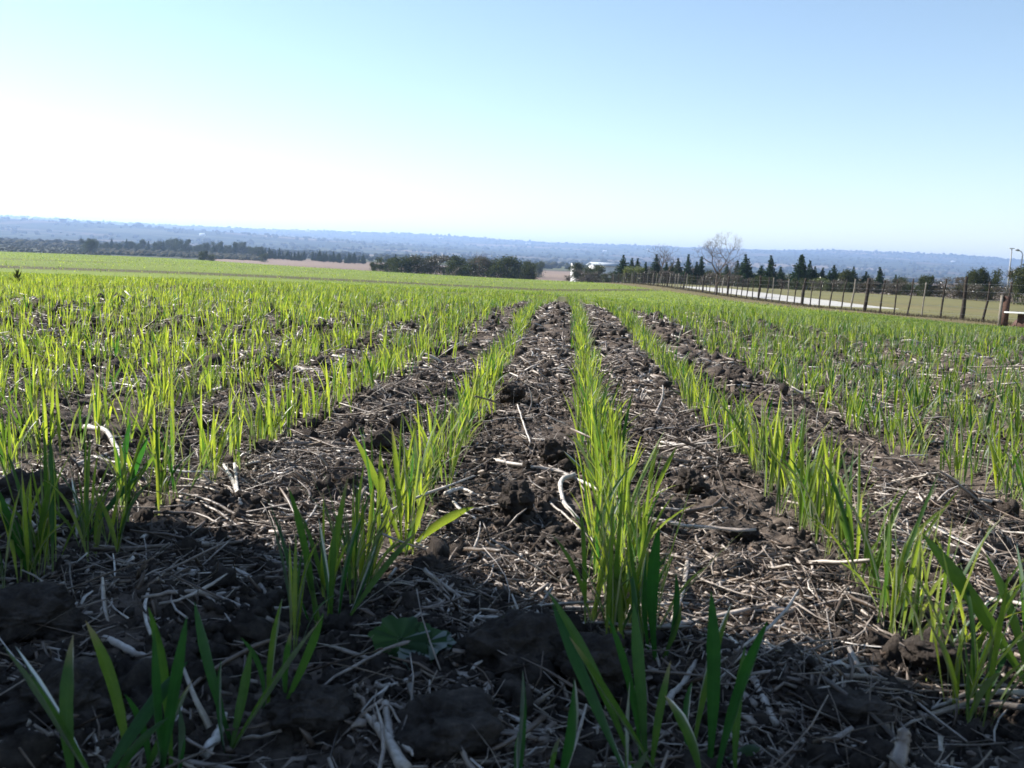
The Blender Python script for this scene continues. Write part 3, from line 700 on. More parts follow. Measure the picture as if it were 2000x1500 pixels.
S('bent pale stalk right of the spreading wheat plant, lower part', [(1466, 1330), (1490, 1380), (1515, 1428)], .006, .006, .8)
S('long thin grey stalk in shade at the lower right', [(1458, 1330), (1540, 1318), (1610, 1318), (1689, 1282)], .003, .002, .65)
S('grey stalk at the shadow edge on the lower right', [(1641, 1333), (1740, 1340), (1850, 1362)], .005, .005, .5)
S('curved straw bundle at the right edge, upper straw', [(1817, 1399), (1900, 1368, 8), (2010, 1368)], .003, .006, .8)
S('curved straw bundle at the right edge, lower straw', [(1800, 1415), (1900, 1385, 5), (2010, 1395)], .004, .006, .55)
S('rust coloured twig leaning between the middle and right rows', [(1582, 1135), (1640, 1100, 25), (1700, 1080, 90)], .0022, .0015, .28)
S('thick brown stalk at the right edge under the wheat', [(1821, 1205), (1910, 1200), (2010, 1205)], .006, .007, .35)
S('thick brownish stalk at the shadow edge right of the middle', [(1500, 1200), (1545, 1205), (1565, 1192)], .007, .006, .5)
S('pale stalk lying right of the middle row', [(1290, 868), (1340, 880), (1392, 888)], .006, .008, .9)
S('long straw lying right of the middle row, further down', [(1290, 1000), (1350, 1005), (1420, 1000)], .004, .004, .85)
S('tan straw sheaf in shade at the left, upper straw', [(330, 968), (400, 985, 6), (488, 1030)], .003, .005, .45)
S('tan straw sheaf in shade at the left, middle straw', [(345, 985), (420, 1005, 4), (475, 1045)], .004, .004, .5)
S('tan straw sheaf in shade at the left, lower straw', [(300, 1010), (380, 1012, 4), (450, 1040)], .004, .003, .4)
S('broad bleached stem in the sunlit patch at the left', [(165, 850, 10), (210, 860, 14), (240, 905)], .010, .007, .95)
S('bleached stem lying across the sunlit patch at the left', [(150, 915), (200, 900), (238, 880)], .008, .006, .8)
S('white forked stem in sun left of the left centre row, left prong', [(437, 915), (455, 945), (470, 992)], .005, .006, .95)
S('white forked stem in sun left of the left centre row, right prong', [(458, 918, 6), (462, 950), (468, 985)], .005, .004, .95)
S('flat straw in sun beside the foot of the left centre row', [(870, 975, 4), (900, 965, 6), (925, 972)], .007, .005, .95)
S('vertical whitish stub standing at the left edge of the shadow', [(150, 1060), (148, 1040, 20), (152, 1035, 50)], .003, .004, .9)
S('upright brown stub at the bottom right', [(1750, 1520), (1756, 1500, 30), (1760, 1490, 45)], .011, .009, .45)
S('thin curled stem left of the brown stub at the bottom right', [(1690, 1382), (1725, 1400, 10), (1745, 1450, 8), (1748, 1500)], .002, .0025, .55)
S('pale stalk between the arching and the spreading wheat plants', [(1300, 1385), (1335, 1345), (1360, 1300)], .006, .004, .75)
S('long shaded stalk along the left edge', [(0, 1230), (90, 1222), (170, 1225)], .003, .004, .55)
S('horizontal straw in shade below the left row', [(0, 1040), (60, 1048), (130, 1045)], .006, .005, .7)
S('thick straw lying across at the foot of the shaded clump', [(540, 1018), (600, 1012), (700, 1018)], .005, .004, .85)
S('bark strip lying left of the shaded wheat clump', [(180, 1080), (230, 1090, 6), (290, 1080)], .010, .006, .35)

# crumpled broad leaf
def weed():
    p = gpt(800, 1290); acc = empty('broad_leaf_weed', p); tag(acc, 'crumpled broad blue green leaves flattened on the soil left of the large clod', 'weed')
    D = p.length; s = 60/F*D
    for (dx, dy, dz, rad, rx, rz, ti) in ((-.35, .1, .45, 1.0, 62, 10, .5), (.5, .15, .35, .85, 48, -30, .9), (.25, -.35, .12, .8, 20, 60, .3), (1.0, .3, .30, .6, 35, -70, .7)):
        nr, na = 12, 48; r = np.linspace(0, 1, nr+1)[1:]; a = np.linspace(0, 2*np.pi, na, endpoint=False)
        Rr, Aa = np.meshgrid(r, a, indexing='ij')
        edge = 1+.10*np.sin(Aa*7)+.05*np.sin(Aa*17+1); rr = Rr*edge
        X = np.cos(Aa)*rr; Y = np.sin(Aa)*rr*.8
        Z = .28*Rr**2*np.cos(2*Aa+1)+.07*Rr*np.sin(Aa*9)+.05*np.cos(np.abs(np.sin(Aa*3))*9)*Rr
        V = np.vstack([np.stack([X, Y, Z], -1).reshape(-1, 3), [[0, 0, 0]]])*rad*s
        i = np.arange(nr-1)[:, None]*na; j = np.arange(na)[None]; j2 = (j+1) % na
        Fq = np.stack([i+j, i+j2, i+na+j2, i+na+j], -1).reshape(-1, 4)
        k = np.arange(0, na, 2); Fq = np.vstack([Fq, np.stack([np.full(len(k), nr*na), k, (k+1) % na, (k+2) % na], -1)])
        C = np.zeros((len(V), 4)); C[:-1, 0] = (ti*.5+.5*(np.abs(np.sin(Aa*3.5))**6)*1.0).ravel(); C[:, 1] = .6; C[:, 3] = 1
        o = fast_mesh('leaf', V, Fq, M_weed, acc, C, True); o.location = (dx*s, dy*s, dz*s+.004); o.rotation_euler = (R(rx), 0, R(rz))
weed()

# dark dry weed sticking out of the crop on the far left
def dry_weed(px, D, label, h=.16):
    x, y = at_dist(px, D); z = float(height(x, y)); n = 60
    P = np.tile([[0, 0, 0.]], (n, 1)); P[:, 2] = rng.uniform(0, h*.6, n)
    V, Fq, C = blades(P, rng.uniform(0, 6.3, n), rng.uniform(.03, .09, n)*h/.16, rng.uniform(.006, .014, n), rng.uniform(.1, .9, n), rng.uniform(0, .6, n), 2, fold=False)
    o = fast_mesh('dry_weed', V, Fq, M_bush, attr=C); o.location = (x, y, z); return tag(o, label, 'weed')
dry_weed(32, 6.2, 'dark bushy weed standing above the wheat at the far left', .12)

# ------------------------------------------------------------------ fence
def build_fence():
    root = empty('fence', (*fence_pt(33, 15), float(base_z(*fence_pt(33, 15)))))
    tag(root, 'weathered wooden post and wire fence running along the right side of the wheat field', 'fence')
    o0 = np.array(root.location[:])
    D = 33.0-8.9*1; tops = {}
    k = 0; sp = 8.9/6
    D = 33-8.9
    while D < 150:
        thick = (k % 6 == 0)
        x, y = fence_pt(D+random.uniform(-.12, .12), 15); z = float(base_z(x, y))
        h = (1.42 if thick else 1.32)*random.uniform(.94, 1.06)
        r0 = random.uniform(.065, .08) if thick else random.uniform(.026, .040)
        lean = Vector((.06+random.uniform(-.04, .05), random.uniform(-.03, .03)))
        n = 9; t = np.linspace(0, 1, n); b1, b2 = random.uniform(-.035, .035), random.uniform(-.02, .02)
        P = np.stack([x+lean.x*t*h+b1*np.sin(t*3.1)+b2*np.sin(t*7), y+lean.y*t*h+0*t, z-.25+t*(h+.25)], -1)
        V, Fq = tube(P, r0*(1.08-.22*t)*(1+.08*rng.standard_normal(n)), 8, .22)
        light = (not thick) and random.random() < .32
        o = fast_mesh('post' if thick else 'dropper', V-o0, Fq, M_postl if light else M_post, root)
        if light: o['label'] = 'pale grey wooden dropper'
        D += sp*random.uniform(.88, 1.12); k += 1
    for zz in (.18, .42, .68, .94, 1.18):
        Ds = np.arange(24, 150, 1.5); P = np.array([(*fence_pt(d, 14.93), float(base_z(*fence_pt(d, 14.93)))+zz) for d in Ds])
        V, Fq = tube(P, np.full(len(P), .0022), 4); fast_mesh('wire', V-o0, Fq, M_wire, root)
build_fence()

n = 26000; D_ = rng.uniform(24, 130, n); L_ = np.where(rng.random(n) < .6, rng.normal(15.0, .35, n), rng.uniform(12.6, 24, n)); xy = np.array([fence_pt(d, l) for d, l in zip(D_, L_)])
keep = ~((L_ > 16.4) & (L_ < 21.8) & (D_ > 50) & (D_ < 101)); xy = xy[keep]; n = len(xy)
P = np.column_stack([xy, base_z(xy[:, 0], xy[:, 1])-.02])
V, Fq, C = blades(P, rng.uniform(0, 6.3, n), rng.uniform(.04, .16, n)*np.where(np.abs(L_[keep]-15) < 1, 1, .35), rng.uniform(.006, .02, n), rng.uniform(0, .4, n), rng.uniform(0, .9, n), 2, fold=False)
tag(fast_mesh('dry_grass', V, Fq, M_brush, attr=C), 'dry tan grass tufts along the foot of the fence and on the mown strip', 'grass', kind='stuff')

# ------------------------------------------------------------------ trees
def leaf_cloud(centers, size, tint_r=(0, 1), thick=.5):
    """small leaf quads; centers (n,3), size (n)"""
    n = len(centers); a = rng.normal(size=(n, 3)); a /= np.linalg.norm(a, axis=1)[:, None]; b = np.cross(a, rng.normal(size=(n, 3))); b /= np.linalg.norm(b, axis=1)[:, None]
    s = np.asarray(size)[:, None]; q = .55
    V = np.stack([centers-a*s, centers-b*s*q, centers+a*s, centers+b*s*q], 1).reshape(-1, 3)
    Fq = (np.arange(n)*4)[:, None]+np.arange(4)[None]
    C = np.zeros((n, 4, 4)); C[..., 0] = rng.uniform(*tint_r, n)[:, None]; C[..., 1] = .6; C[..., 3] = 1
    return V, Fq, C.reshape(-1, 4)
PROTO = {}
def mesh_of(o): 
    me = o.data; COL.objects.unlink(o); bpy.data.objects.remove(o); return me
def conifer_mesh(seed, slim=.22):
    """unit height crown and trunk"""
    cs = []; sz = []
    nt_ = random.randint(15, 19)
    for i in range(nt_):
        f = i/(nt_-1); z = .10+.86*f; rad = slim*(1-f)**.8*random.uniform(.7, 1.2)+.012
        nb = max(4, int(9*(1-f)+3)); a0 = random.uniform(0, 6.3)
        for k in range(nb):
            a = a0+6.283*k/nb+random.uniform(-.3, .3); l = rad*random.uniform(.6, 1.25)
            m = max(3, int(16*l/.2)); t = np.linspace(.15, 1, m)
            c = np.stack([np.cos(a)*l*t, np.sin(a)*l*t, z-.10*l*t+.16*l*t**2], -1); c = np.repeat(c, 4, 0)+rng.normal(0, .014, (m*4, 3)); cs.append(c); sz.append(rng.uniform(.014, .032, m*4))
    c = np.vstack(cs); s = np.concatenate(sz)
    crown = leaf_cloud(c, s)
    P = np.stack([np.zeros(6), np.zeros(6), np.linspace(-.03, .95, 6)], -1)
    return crown, tube(P, np.linspace(.022, .004, 6), 6)
def round_mesh(seed, lobes=9, spread=.42, leaf=.026, n=3600, low=.12, hi=.95):
    cs = []
    for i in range(lobes):
        a = random.uniform(0, 6.3); r = spread*math.sqrt(random.random()); z = random.uniform(low+.15, hi-.17); rr = random.uniform(.13, .22)
        m = n//lobes; d = rng.normal(size=(m, 3)); d /= np.linalg.norm(d, axis=1)[:, None]; d *= (rng.random((m, 1))**.4)*rr*(1+.25*rng.standard_normal((m, 1)))
        d[:, 2] *= .8; cs.append(d+np.array([math.cos(a)*r, math.sin(a)*r, z]))
    c = np.vstack(cs); c = c[c[:, 2] > low*.3]; c[:, 2] = (c[:, 2]-low*.3)/(np.percentile(c[:, 2], 99.5)-low*.3)*(.98-low*.3)+low*.3
    m = n//3; u = np.stack([rng.normal(0, spread*.55, m), rng.normal(0, spread*.55, m), rng.uniform(.02, .5, m)], -1); c = np.vstack([c, u])
    crown = leaf_cloud(c, rng.uniform(leaf*.6, leaf*1.4, len(c)))
    A = Acc(); A.add(*tube(np.stack([np.zeros(5), np.zeros(5), np.linspace(-.03, .45, 5)], -1), np.linspace(.028, .016, 5), 6))
    for i in range(6):
        a = random.uniform(0, 6.3); l = spread*random.uniform(.5, .9)
        A.add(*tube([(0, 0, .25), (math.cos(a)*l*.5, math.sin(a)*l*.5, .42), (math.cos(a)*l, math.sin(a)*l, .65)], [.013, .009, .004], 5))
    return crown, (np.vstack(A.V), np.vstack(A.F))
def bare_mesh(seed, depth=5, spread=.5, fork=.33, trunk_r=.024):
    st = random.getstate(); random.seed(seed)
    trunk = Acc(); tw = Acc()
    def branch(p, d, l, r, k):
        n = 5; P = [p]; q = p.copy(); dd = d.copy()
        for i in range(n-1):
            dd = (dd+Vector((random.gauss(0, .13), random.gauss(0, .13), random.gauss(.03, .06)))).normalized(); q = q+dd*l/(n-1); P.append(q.copy())
        (trunk if k == 0 else tw).add(*tube(np.array([v[:] for v in P]), np.linspace(r, r*.62, n), 6 if k < 2 else 4, .1, cap=k < 3))
        if k >= depth: return
        nb = 3 if k in (0, 1) else random.choice((2, 3, 3, 4))
        for i in range(nb):
            a = 6.283*i/nb+random.uniform(-.6, .6); perp = dd.orthogonal().normalized(); perp.rotate(Matrix.Rotation(a, 3, dd).to_quaternion())
            nd = (dd*(1-spread*.55)+perp*spread*random.uniform(.6, 1.15)+Vector((0, 0, .12))).normalized()
            branch(P[-1] if i < 2 else P[random.choice((2, 3, 4))], nd, l*random.uniform(.62, .82) if k else .26*random.uniform(.85, 1.1), r*random.uniform(.5, .66), k+1)
    branch(Vector((0, 0, -.02)), Vector((0, 0, 1)), fork, trunk_r, 0)
    random.setstate(st)
    return (np.vstack(trunk.V), np.vstack(trunk.F)), (np.vstack(tw.V), np.vstack(tw.F))
def protos():
    for i in range(5):
        c, t = conifer_mesh(i, random.uniform(.20, .30))
        PROTO['conifer', i] = (mesh_of(fast_mesh('crown', c[0], c[1], M_conif, attr=c[2])), mesh_of(fast_mesh('trunk', t[0], t[1], M_bark)))
    for kind, m_, kw in (('bush', M_bush, {}), ('brush', M_brush, dict(n=3000, leaf=.018)), ('lime', M_lime, {})):
        for i in range(3):
            c, t = round_mesh(i, **kw)
            PROTO[kind, i] = (mesh_of(fast_mesh('crown', c[0], c[1], m_, attr=c[2])), mesh_of(fast_mesh('trunk', t[0], t[1], M_bark)))
protos()
def tree(kind, px, ytop, D, wf, label, cat, group=None, name=None, i=None, dz=0):
    if kind != 'conifer' and 190 < D < 270: wf *= 1.35; ytop -= 6
    x, y = at_dist(px, D); z = float(base_z(x, y))-.05+dz
    h = max(zpix(px, ytop, D)-z, .5)
    i = random.randrange(5 if kind == 'conifer' else 3) if i is None else i
    r = empty(name or {'conifer': 'conifer_tree', 'bush': 'bush', 'brush': 'dry_bush', 'lime': 'bush'}[kind], (x, y, z))
    r.rotation_euler = (random.gauss(0, .035), random.gauss(0, .035), random.uniform(0, 6.3)); tag(r, label, cat, group); wf *= random.uniform(.88, 1.15)
    cm, tm = PROTO[kind, i]
    for nm, me in (('crown', cm), ('trunk', tm)):
        o = bpy.data.objects.new(nm, me); COL.objects.link(o); o.parent = r; o.scale = (h*wf, h*wf, h)
    return r
G1 = 'conifers in the tree line behind the fence'
for px, yt, D, wf, lab in [
    (1218, 498, 168, 1.35, 'dark broad conifer beside the white roofed shed'), (1233, 503, 172, .9, 'slim conifer just right of the shed conifer'), (1249, 504, 172, .9, 'slim conifer above the yellow green bush'),
    (1260, 511, 165, 1.1, 'short conifer left of the brown bare tree'), (1282, 496, 168, 1.15, 'conifer standing inside the brown bare tree'), (1302, 511, 165, 1.0, 'short conifer right of the brown bare tree'), (1314, 512, 168, .9, 'smallest conifer between the two bare trees'),
    (1326, 504, 165, 1.1, 'bluish conifer right of the brown bare tree'), (1344, 496, 163, .8, 'tall slim conifer midway between the bare trees'), (1360, 510, 163, 1.0, 'left of two touching conifers by the tall bare tree'), (1369, 500, 163, .95, 'right of two touching conifers by the tall bare tree'),
    (1420, 516, 160, 1.2, 'low dark conifer just right of the tall bare tree'), (1440, 508, 158, 1.0, 'narrow conifer left of the large pair'), (1452, 512, 156, 1.2, 'shorter conifer leaning on the large left one'), (1461, 496, 150, 1.15, 'large conifer first of the big ones right of the bare tree'),
    (1486, 518, 152, 1.3, 'low conifer between two large ones'), (1505, 498, 148, 1.1, 'large pointed conifer second of the big ones'), (1528, 521, 150, 1.3, 'low dark conifer left of the largest one'), (1562, 496, 142, 1.2, 'largest conifer with the double tip in the tree line'), (1568, 500, 143, .9, 'second tip beside the largest conifer'),
    (1580, 508, 145, .95, 'narrow conifer right of the largest one'), (1591, 520, 143, 1.1, 'short conifer at the right of the largest group'), (1606, 522, 142, 1.2, 'rounded low conifer behind the bent dropper'), (1631, 517, 140, 1.2, 'dark conifer right of the bent dropper'), (1619, 527, 140, 1.1, 'low conifer left of the dark one by the bent dropper'),
    (1666, 520, 140, 1.0, 'leaning conifer right of the olive bush'), (1693, 530, 140, 1.3, 'squat conifer above the thick post'), (1720, 521, 140, 1.1, 'pointed conifer standing alone between the posts'), (1751, 536, 140, 1.0, 'small conifer last on the right'), (1910, 534, 140, 1.1, 'small conifer by the broad trees at the right')]:
    tree('conifer', px, yt, D, wf, lab, 'conifer', G1)
for kind, px, yt, D, wf, lab in [
    ('lime', 1238, 519, 150, 1.2, 'yellow green bush below the slim conifers'), ('bush', 1654, 526, 138, .9, 'olive rounded tree left of the leaning conifer'), ('bush', 1806, 536, 130, .9, 'dark olive rounded tree between pale droppers'), ('bush', 1815, 538, 131, .7, 'smaller dark tree touching the olive rounded one'),
    ('brush', 1840, 541, 130, 1.3, 'grey bare bush right of the olive rounded tree'), ('brush', 1880, 540, 130, 1.2, 'grey brown bush behind the tall thick post'), ('bush', 1912, 526, 118, .8, 'broad green tree left of the light poles'), ('bush', 1938, 523, 118, .85, 'broad green tree at the foot of the light poles'),
    ('brush', 1985, 522, 100, .8, 'large brown tree at the right edge of the picture'), ('bush', 2020, 519, 98, .9, 'dark tree cut by the right edge of the picture'), ('bush', 1500, 540, 138, 1.4, 'green bush below the large pointed conifer'), ('lime', 1605, 542, 132, 1.3, 'bright green bush below the rounded low conifer'), ('lime', 1560, 548, 134, 1.2, 'pale green bush under the largest conifer')]:
    tree(kind, px, yt, D, wf, lab, 'tree' if 'tree' in lab.split(' left')[0] else 'bush')
random.seed(21)
for k in range(34):
    px = 1235+k*22.5+random.uniform(-6, 6); D = 132+random.uniform(-3, 6) if px > 1350 else 150
    if px > 1850: D = 112+random.uniform(-4, 4)
    base = 505+.045*(px-1110)
    tree(random.choice(('brush', 'brush', 'bush')), px, base+random.uniform(14, 22), D, random.uniform(1.3, 1.7), 'low brown and olive bush in the hedge along the foot of the tree line', 'bush', 'low bushes along the foot of the tree line')
for k in range(22):
    px = 1262+k*24+random.uniform(-8, 8); base = 505+.045*(px-1110)
    tree(random.choice(('brush', 'bush', 'brush')), px, base+random.uniform(2, 13), random.uniform(150, 175) if px > 1400 else 178, random.uniform(.9, 1.3), 'hazy thin crowned grey green tree filling the gaps between the conifers', 'tree', 'soft grey green trees between the conifers', name='thin_tree')
G2 = 'bushy trees in the clump beyond the middle of the field'
for kind, px, yt, D, wf, lab in [
    ('bush', 733, 517, 262, .7, 'small dark bush at the left end of the middle clump'), ('bush', 757, 508, 255, 1.0, 'leftmost rounded tree of the middle clump'), ('conifer', 774, 496, 258, .8, 'dark pointed tree rising from the middle clump'), ('bush', 785, 505, 245, 1.1, 'round green tree right of the pointed one in the middle clump'),
    ('bush', 815, 504, 245, 1.1, 'third rounded tree from the left in the middle clump'), ('brush', 842, 504, 243, 1.1, 'brownish tree in the middle clump with a thin crown'), ('brush', 868, 503, 243, 1.1, 'greyish thin crowned tree in the centre of the middle clump'), ('bush', 892, 514, 228, 1.0, 'very dark low bush in front of the middle clump'),
    ('bush', 917, 505, 240, 1.0, 'green round tree just left of the reddish bare tree'), ('brush', 945, 510, 238, 1.1, 'brown bush under the reddish bare tree'), ('bush', 968, 510, 236, 1.1, 'dark rounded bush right of the reddish bare tree'), ('bush', 997, 506, 234, 1.15, 'highest green bush at the right of the middle clump'), ('bush', 1022, 516, 232, 1.0, 'sloping dark bush near the right end of the middle clump'), ('bush', 1034, 524, 230, .7, 'lowest bush at the right end of the middle clump'),
    ('bush', 1143, 519, 225, 1.0, 'dark tree in front of the white wall'), ('bush', 1158, 522, 222, 1.0, 'dark tree between the white wall and the shed'), ('brush', 1175, 537, 205, 1.2, 'brown bush in front of the shed'), ('bush', 1192, 535, 200, 1.1, 'dark bush at the right foot of the shed'), ('brush', 1150, 534, 205, 1.1, 'grey bush at the foot of the white wall'), ('brush', 1112, 544, 200, 1.2, 'low dry bush in front of the left end of the white wall'),
    ('bush', 1053, 509, 480, .8, 'lone hazy tree standing in the valley field'), ('brush', 1042, 508, 500, .8, 'brown hazy tree beside the lone valley tree')]:
    tree(kind, px, yt, D, wf, lab, 'tree' if 'tree' in lab else 'bush', G2 if 'middle clump' in lab or D < 265 and px < 1060 else None, name='bushy_tree' if kind != 'conifer' else None)
# hazy tree rows in the valley
random.seed(5)
for k in range(30):
    px = 505+k*7.0+random.uniform(-2.5, 2.5)
    if 598 < px < 606: continue
    D = random.uniform(690, 740)-(px-505)*.3; b = 505+.045*(px-1110)
    tree('conifer', px, b+random.uniform(2, 12)+(px-505)*.015, D, random.uniform(.8, 1.2), 'dark blue hazy conifer in the long valley row right of the far wood', 'conifer', 'conifer row in the valley')
for k in range(34):
    px = 165+k*10.4+random.uniform(-3, 3); b = 505+.045*(px-1110)
    top = random.uniform(-6, 8) if px > 330 else random.uniform(-2, 12)
    tree(random.choice(('bush', 'bush', 'conifer')), px, b+top, random.uniform(760, 880), random.uniform(.8, 1.3), 'hazy blue green tree of the far wood behind the left part of the field', 'tree', 'trees of the far wood on the left', name='far_tree')
for px, yt, D, lab in [(175, 468, 620, 'darkest tree at the left end of the far wood'), (405, 490, 400, 'dark bush at the edge of the far field, left'), (1000, 520, 300, 'bush behind the right end of the middle clump'), (515, 494, 560, 'dark tree between the far wood and the valley row')]:
    tree('bush', px, yt, D, 1.2, lab, 'tree', name='bushy_tree')
def bare(px, ytop, ybase_D, label, seed, m, wf=1.0, **kw):
    D = ybase_D; x, y = at_dist(px, D); z = float(base_z(x, y)); h0 = zpix(px, ytop, D)-z
    t, tw = bare_mesh(seed, **kw); top = tw[0][:, 2].max(); s = h0/top
    r = empty('bare_tree', (x, y, z-.02)); tag(r, label, 'bare tree')
    fast_mesh('trunk', t[0]*s, t[1], m, r, smooth=True); fast_mesh('branches', tw[0]*s*np.array([wf, wf, 1]), tw[1], m, r)
    return r
bare(1402, 444, 72, 'tall leafless tree with a round crown standing by the fence', 14, M_bark, 1.0, depth=7, spread=.66, fork=.42, trunk_r=.026)
bare(1290, 472, 120, 'leafless brown tree with a thin wide crown among the conifers', 8, M_bark, 1.2, depth=6, spread=.7, fork=.3, trunk_r=.022)
bare(940, 488, 236, 'reddish leafless tree rising from the middle clump', 5, M_barkr, 1.0, depth=6, spread=.7, fork=.3, trunk_r=.02)
bare(1755, 542, 134, 'small leafless tree behind the droppers at the right', 9, M_bark, 1.2, depth=5, spread=.7, fork=.25, trunk_r=.018)

# ------------------------------------------------------------------ buildings and street furniture
def shed(px, D, ytop, width, depth, rot, label, name, wall=M_white):
    x, y = at_dist(px, D); z = float(base_z(x, y)); zt = zpix(px, ytop, D); h = zt-z; eave = h-.7
    r = empty(name, (x, y, z)); r.rotation_euler = (0, 0, rot); tag(r, label, 'building')
    V, Fq = box(0, 0, eave/2-.3, width, depth, eave+.6); fast_mesh('wall', V, Fq, wall, r)
    w2, d2 = width/2+.35, depth/2+.35; e = eave+.004
    V = np.array([(-w2, -d2, e), (w2, -d2, e), (w2, 0, h), (-w2, 0, h), (w2, d2, e), (-w2, d2, e), (-w2, -d2, e+.14), (w2, -d2, e+.14), (w2, 0, h+.14), (-w2, 0, h+.14), (w2, d2, e+.14), (-w2, d2, e+.14)])
    Fq = [(0, 3, 2, 1), (3, 5, 4, 2), (6, 7, 8, 9), (9, 8, 10, 11), (0, 1, 7, 6), (4, 5, 11, 10), (1, 2, 8, 7), (2, 4, 10, 8), (0, 6, 9, 3), (3, 9, 11, 5)]
    fast_mesh('roof', V, Fq, M_roof, r)
    V = np.array([(-width/2, -depth/2, eave), (-width/2, depth/2, eave), (-width/2, 0, h), (-width/2+.1, -depth/2, eave), (-width/2+.1, depth/2, eave), (-width/2+.1, 0, h)])
    fast_mesh('gable', np.vstack([V, V+np.array([width-.1, 0, 0])]), [(0, 1, 2), (3, 5, 4), (6, 7, 8), (9, 11, 10)], wall, r)
    for k in range(2):
        V, Fq = box(-width/4+k*width/2, -depth/2-.02, 1.2, 1.2, .06, 1.0); fast_mesh('window', V, Fq, M_dark, r)
    V, Fq = box(0, -depth/2-.02, 1.05, 1.1, .06, 2.1); fast_mesh('door', V, Fq, M_dark, r)
    return r
shed(1181, 240, 514, 7.0, 3.4, R(24), 'long low shed with a white metal roof beside the dark conifer', 'shed')
def white_wall():
    x, y = at_dist(1117, 262); x2, y2 = at_dist(1127, 230)
    z1 = float(base_z(x, y)); z2 = float(base_z(x2, y2)); t1 = zpix(1117, 514, 262); t2 = zpix(1127, 529, 230)
    r = empty('white_wall', (x, y, z1)); tag(r, 'bright white wall seen end on, falling towards the field edge', 'wall')
    n = 10; A = Acc(); d = Vector((x2-x, y2-y, 0)); nn = Vector((-d.y, d.x, 0)).normalized()*.15; V = []
    for i in range(n+1):
        t = i/n; px_, py_ = x+d.x*t, y+d.y*t; zb = float(base_z(px_, py_))-.3; zt = t1+(t2-t1)*t
        for s, zz in ((-1, zb), (-1, zt), (1, zt), (1, zb)): V.append((px_-x+nn.x*s, py_-y+nn.y*s, zz-z1))
    Fq = []
    for i in range(n):
        a = i*4
        for k in range(3): Fq.append((a+k, a+k+1, a+k+5, a+k+4))
    Fq += [(0, 3, 2, 1), (n*4, n*4+1, n*4+2, n*4+3)]
    fast_mesh('wall_face', V, Fq, M_white, r)
white_wall()
random.seed(77)
for i, (px, dy, D) in enumerate([(395, -13, 3600), (600, -20, 7600), (690, -16, 7300), (1030, -17, 7000), (1265, -16, 6400), (860, -18, 7600), (1860, -22, 6800), (1180, -12, 5600), (60, -12, 4300), (1440, -20, 7300)]):
    x, y = at_dist(px, D); z = float(hill_z(np.array(x), np.array(y)))
    r = empty('farmhouse', (x, y, z+1)); tag(r, 'tiny white farmhouse on the hazy hillside, '+['above the far wood', 'left of the middle on the ridge', 'above the valley row', 'just right of the middle', 'above the brown bare tree', 'over the middle clump', 'rightmost, near the light poles', 'above the white roofed shed', 'leftmost of all', 'right of the tall bare tree'][i], 'house')
    w_ = D/900*random.uniform(.8, 1.5)*2
    V, Fq = box(0, 0, 3, w_*1.6, w_, 6); fast_mesh('wall', V, Fq, M_white, r)
    V = np.array([(-w_*.8-1, -w_/2-1, 6.1), (w_*.8+1, -w_/2-1, 6.1), (w_*.8+1, w_/2+1, 6.1), (-w_*.8-1, w_/2+1, 6.1), (-w_*.8, 0, 9), (w_*.8, 0, 9)])
    fast_mesh('roof', V, [(0, 1, 5, 4), (2, 3, 4, 5), (0, 4, 4, 3), (1, 2, 5, 5)][:2], M_roof, r)
def poles():
    D = 112
    x, y = at_dist(1970, D); z = float(base_z(x, y)); h = zpix(1970, 486, D)-z
    r = empty('utility_pole', (x, y, z)); tag(r, 'plain thin grey pole left of the street lamp at the right edge', 'pole')
    V, Fq = tube([(0, 0, -.3), (0, 0, h*.5), (0, 0, h)], [.10, .085, .06], 8); fast_mesh('pole', V, Fq, M_metal, r)
    V, Fq = box(0, 0, h+.05, .5, .08, .08); fast_mesh('cross_arm', V, Fq, M_metal, r)
    x, y = at_dist(1992, D); z = float(base_z(x, y)); h = zpix(1992, 491, D)-z
    r = empty('street_lamp', (x, y, z)); tag(r, 'street lamp with a short arm pointing left at the right edge', 'street lamp')
    V, Fq = tube([(0, 0, -.3), (0, 0, h*.5), (0, 0, h-.3), (-.12, 0, h-.05), (-.35, 0, h+.08)], [.10, .08, .055, .05, .04], 8); fast_mesh('pole', V, Fq, M_metal, r)
    V, Fq = tube([(-.3, 0, h+.06), (-.5, 0, h+.12), (-.75, 0, h+.13)], [.05, .12, .07], 8); fast_mesh('lamp_head', V, Fq, M_metal, r)
poles()
def brick_wall():
    D = 31.5; x, y = at_dist(1961, D); z = float(base_z(x, y)); top = zpix(1961, 577, D)-z
    r = empty('low_wall', (x, y, z)); r.rotation_euler = (0, 0, R(-22)); tag(r, 'low dark brick wall with pale coping and a taller whitewashed end pier', 'low wall')
    V, Fq = box(0, 0, top/2-.15, .075, .30, top+.3); fast_mesh('end_pier', V, Fq, M_postl, r)
    V, Fq = box(.13, .03, top/2-.16, .18, .24, top+.28); fast_mesh('brick_pier', V, Fq, M_brick, r)
    lo = top*.42
    V, Fq = box(1.1, .03, lo/2-.15, 1.3, .2, lo+.3); fast_mesh('brick_wall', V, Fq, M_brick, r)
    V, Fq = box(.95, -.02, lo+.035, 1.72, .36, .04); fast_mesh('coping', V, Fq, M_white, r)
    V, Fq = tube([(1.6, .8, -.1), (1.6, .8, .15), (1.6, .8, .38)], [.9, .65, .12], 12, .3); o = fast_mesh('soil_heap', V, Fq, M_brick); o.location = (x, y, z)
    tag(o, 'reddish brown heap of earth behind the low brick wall', 'earth heap')
brick_wall()

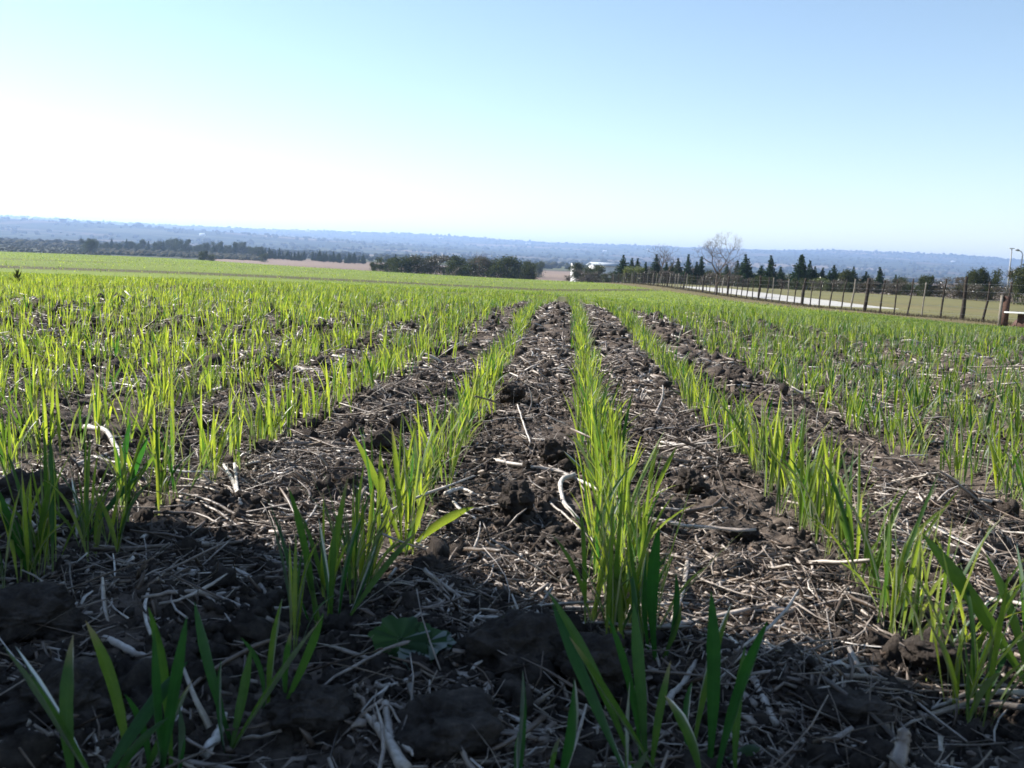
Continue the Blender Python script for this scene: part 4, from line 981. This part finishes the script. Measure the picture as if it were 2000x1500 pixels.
# ------------------------------------------------------------------ unseen straw bale, added left of the camera to cast the foreground shade
def bale():
    s = Vector((sdir.x, sdir.y)).normalized(); n = Vector((-s.y, s.x))
    if n.y < 0: n = -n
    edge = .64; wid = 4.2; rad = 1.2; t0 = 3.22
    c = n*(edge-wid/2)+s*t0
    nv = 72; A = Acc(); a = np.linspace(0, 2*np.pi, nv, endpoint=False); ws = np.linspace(-wid/2, wid/2, 60); V = []
    for w_ in ws:
        rr = rad*(1+.02*vn(a*9, np.full(nv, w_*14))+.012*rng.standard_normal(nv))*(1-.10*max(0, abs(w_)/(wid/2)-.9)*8)
        V.append(np.stack([np.full(nv, w_), np.cos(a)*rr, np.sin(a)*rr], -1))
    V = np.vstack(V); i = np.arange(len(ws)-1)[:, None]*nv; j = np.arange(nv)[None]; j2 = (j+1) % nv
    Fq = np.stack([i+j, i+j2, i+nv+j2, i+nv+j], -1).reshape(-1, 4)
    k = np.arange(0, nv, 2); V = np.vstack([V, [[-wid/2, 0, 0], [wid/2, 0, 0]]]); e = (len(ws)-1)*nv
    Fq = np.vstack([Fq, np.stack([k, np.full(len(k), len(V)-2), (k+2) % nv, (k+1) % nv], -1), np.stack([e+k, e+(k+1) % nv, e+(k+2) % nv, np.full(len(k), len(V)-1)], -1)])
    root = empty('added_shade_bale', (c.x, c.y, rad-.04)); root.rotation_euler = (0, 0, math.atan2(n.y, n.x)); tag(root, 'added roll of straw outside the picture, placed left of the camera to shade the foreground', 'added shade caster')
    C = np.zeros((len(V), 4)); C[:, 0] = .55; C[:, 3] = 1
    fast_mesh('added_shade_roll', V, Fq, M_straw, root, C)
    m = 2500; a = rng.uniform(0, 6.283, m); w_ = rng.uniform(-wid/2, wid/2, m); P = np.stack([w_, np.cos(a)*rad, np.sin(a)*rad], -1)
    V, Fq, C = blades(P, rng.uniform(0, 6.3, m), rng.uniform(.03, .12, m), rng.uniform(.002, .004, m), rng.uniform(0, 3, m), rng.uniform(-1, 1, m), 2, fold=False)
    o = fast_mesh('added_loose_straw', V, Fq, M_straw, root, C); o['kind'] = 'stuff'
bale()

# ------------------------------------------------------------------ haze
V, Fq = box(0, 0, (-45+190)/2, 34000, 34000, 235)
M_haze = bpy.data.materials.new('haze'); M_haze.use_nodes = True; g = M_haze.node_tree; g.nodes.clear()
pv = N(g, 'ShaderNodeVolumePrincipled'); pv.inputs['Color'].default_value = (.48, .66, 1.0, 1); pv.inputs['Density'].default_value = 1.6e-4; pv.inputs['Anisotropy'].default_value = .35
o_ = N(g, 'ShaderNodeOutputMaterial'); g.links.new(pv.outputs[0], o_.inputs['Volume'])
hz = fast_mesh('haze', V, Fq, M_haze); tag(hz, 'pale blue haze over the valley and the far hills', 'haze', kind='stuff')
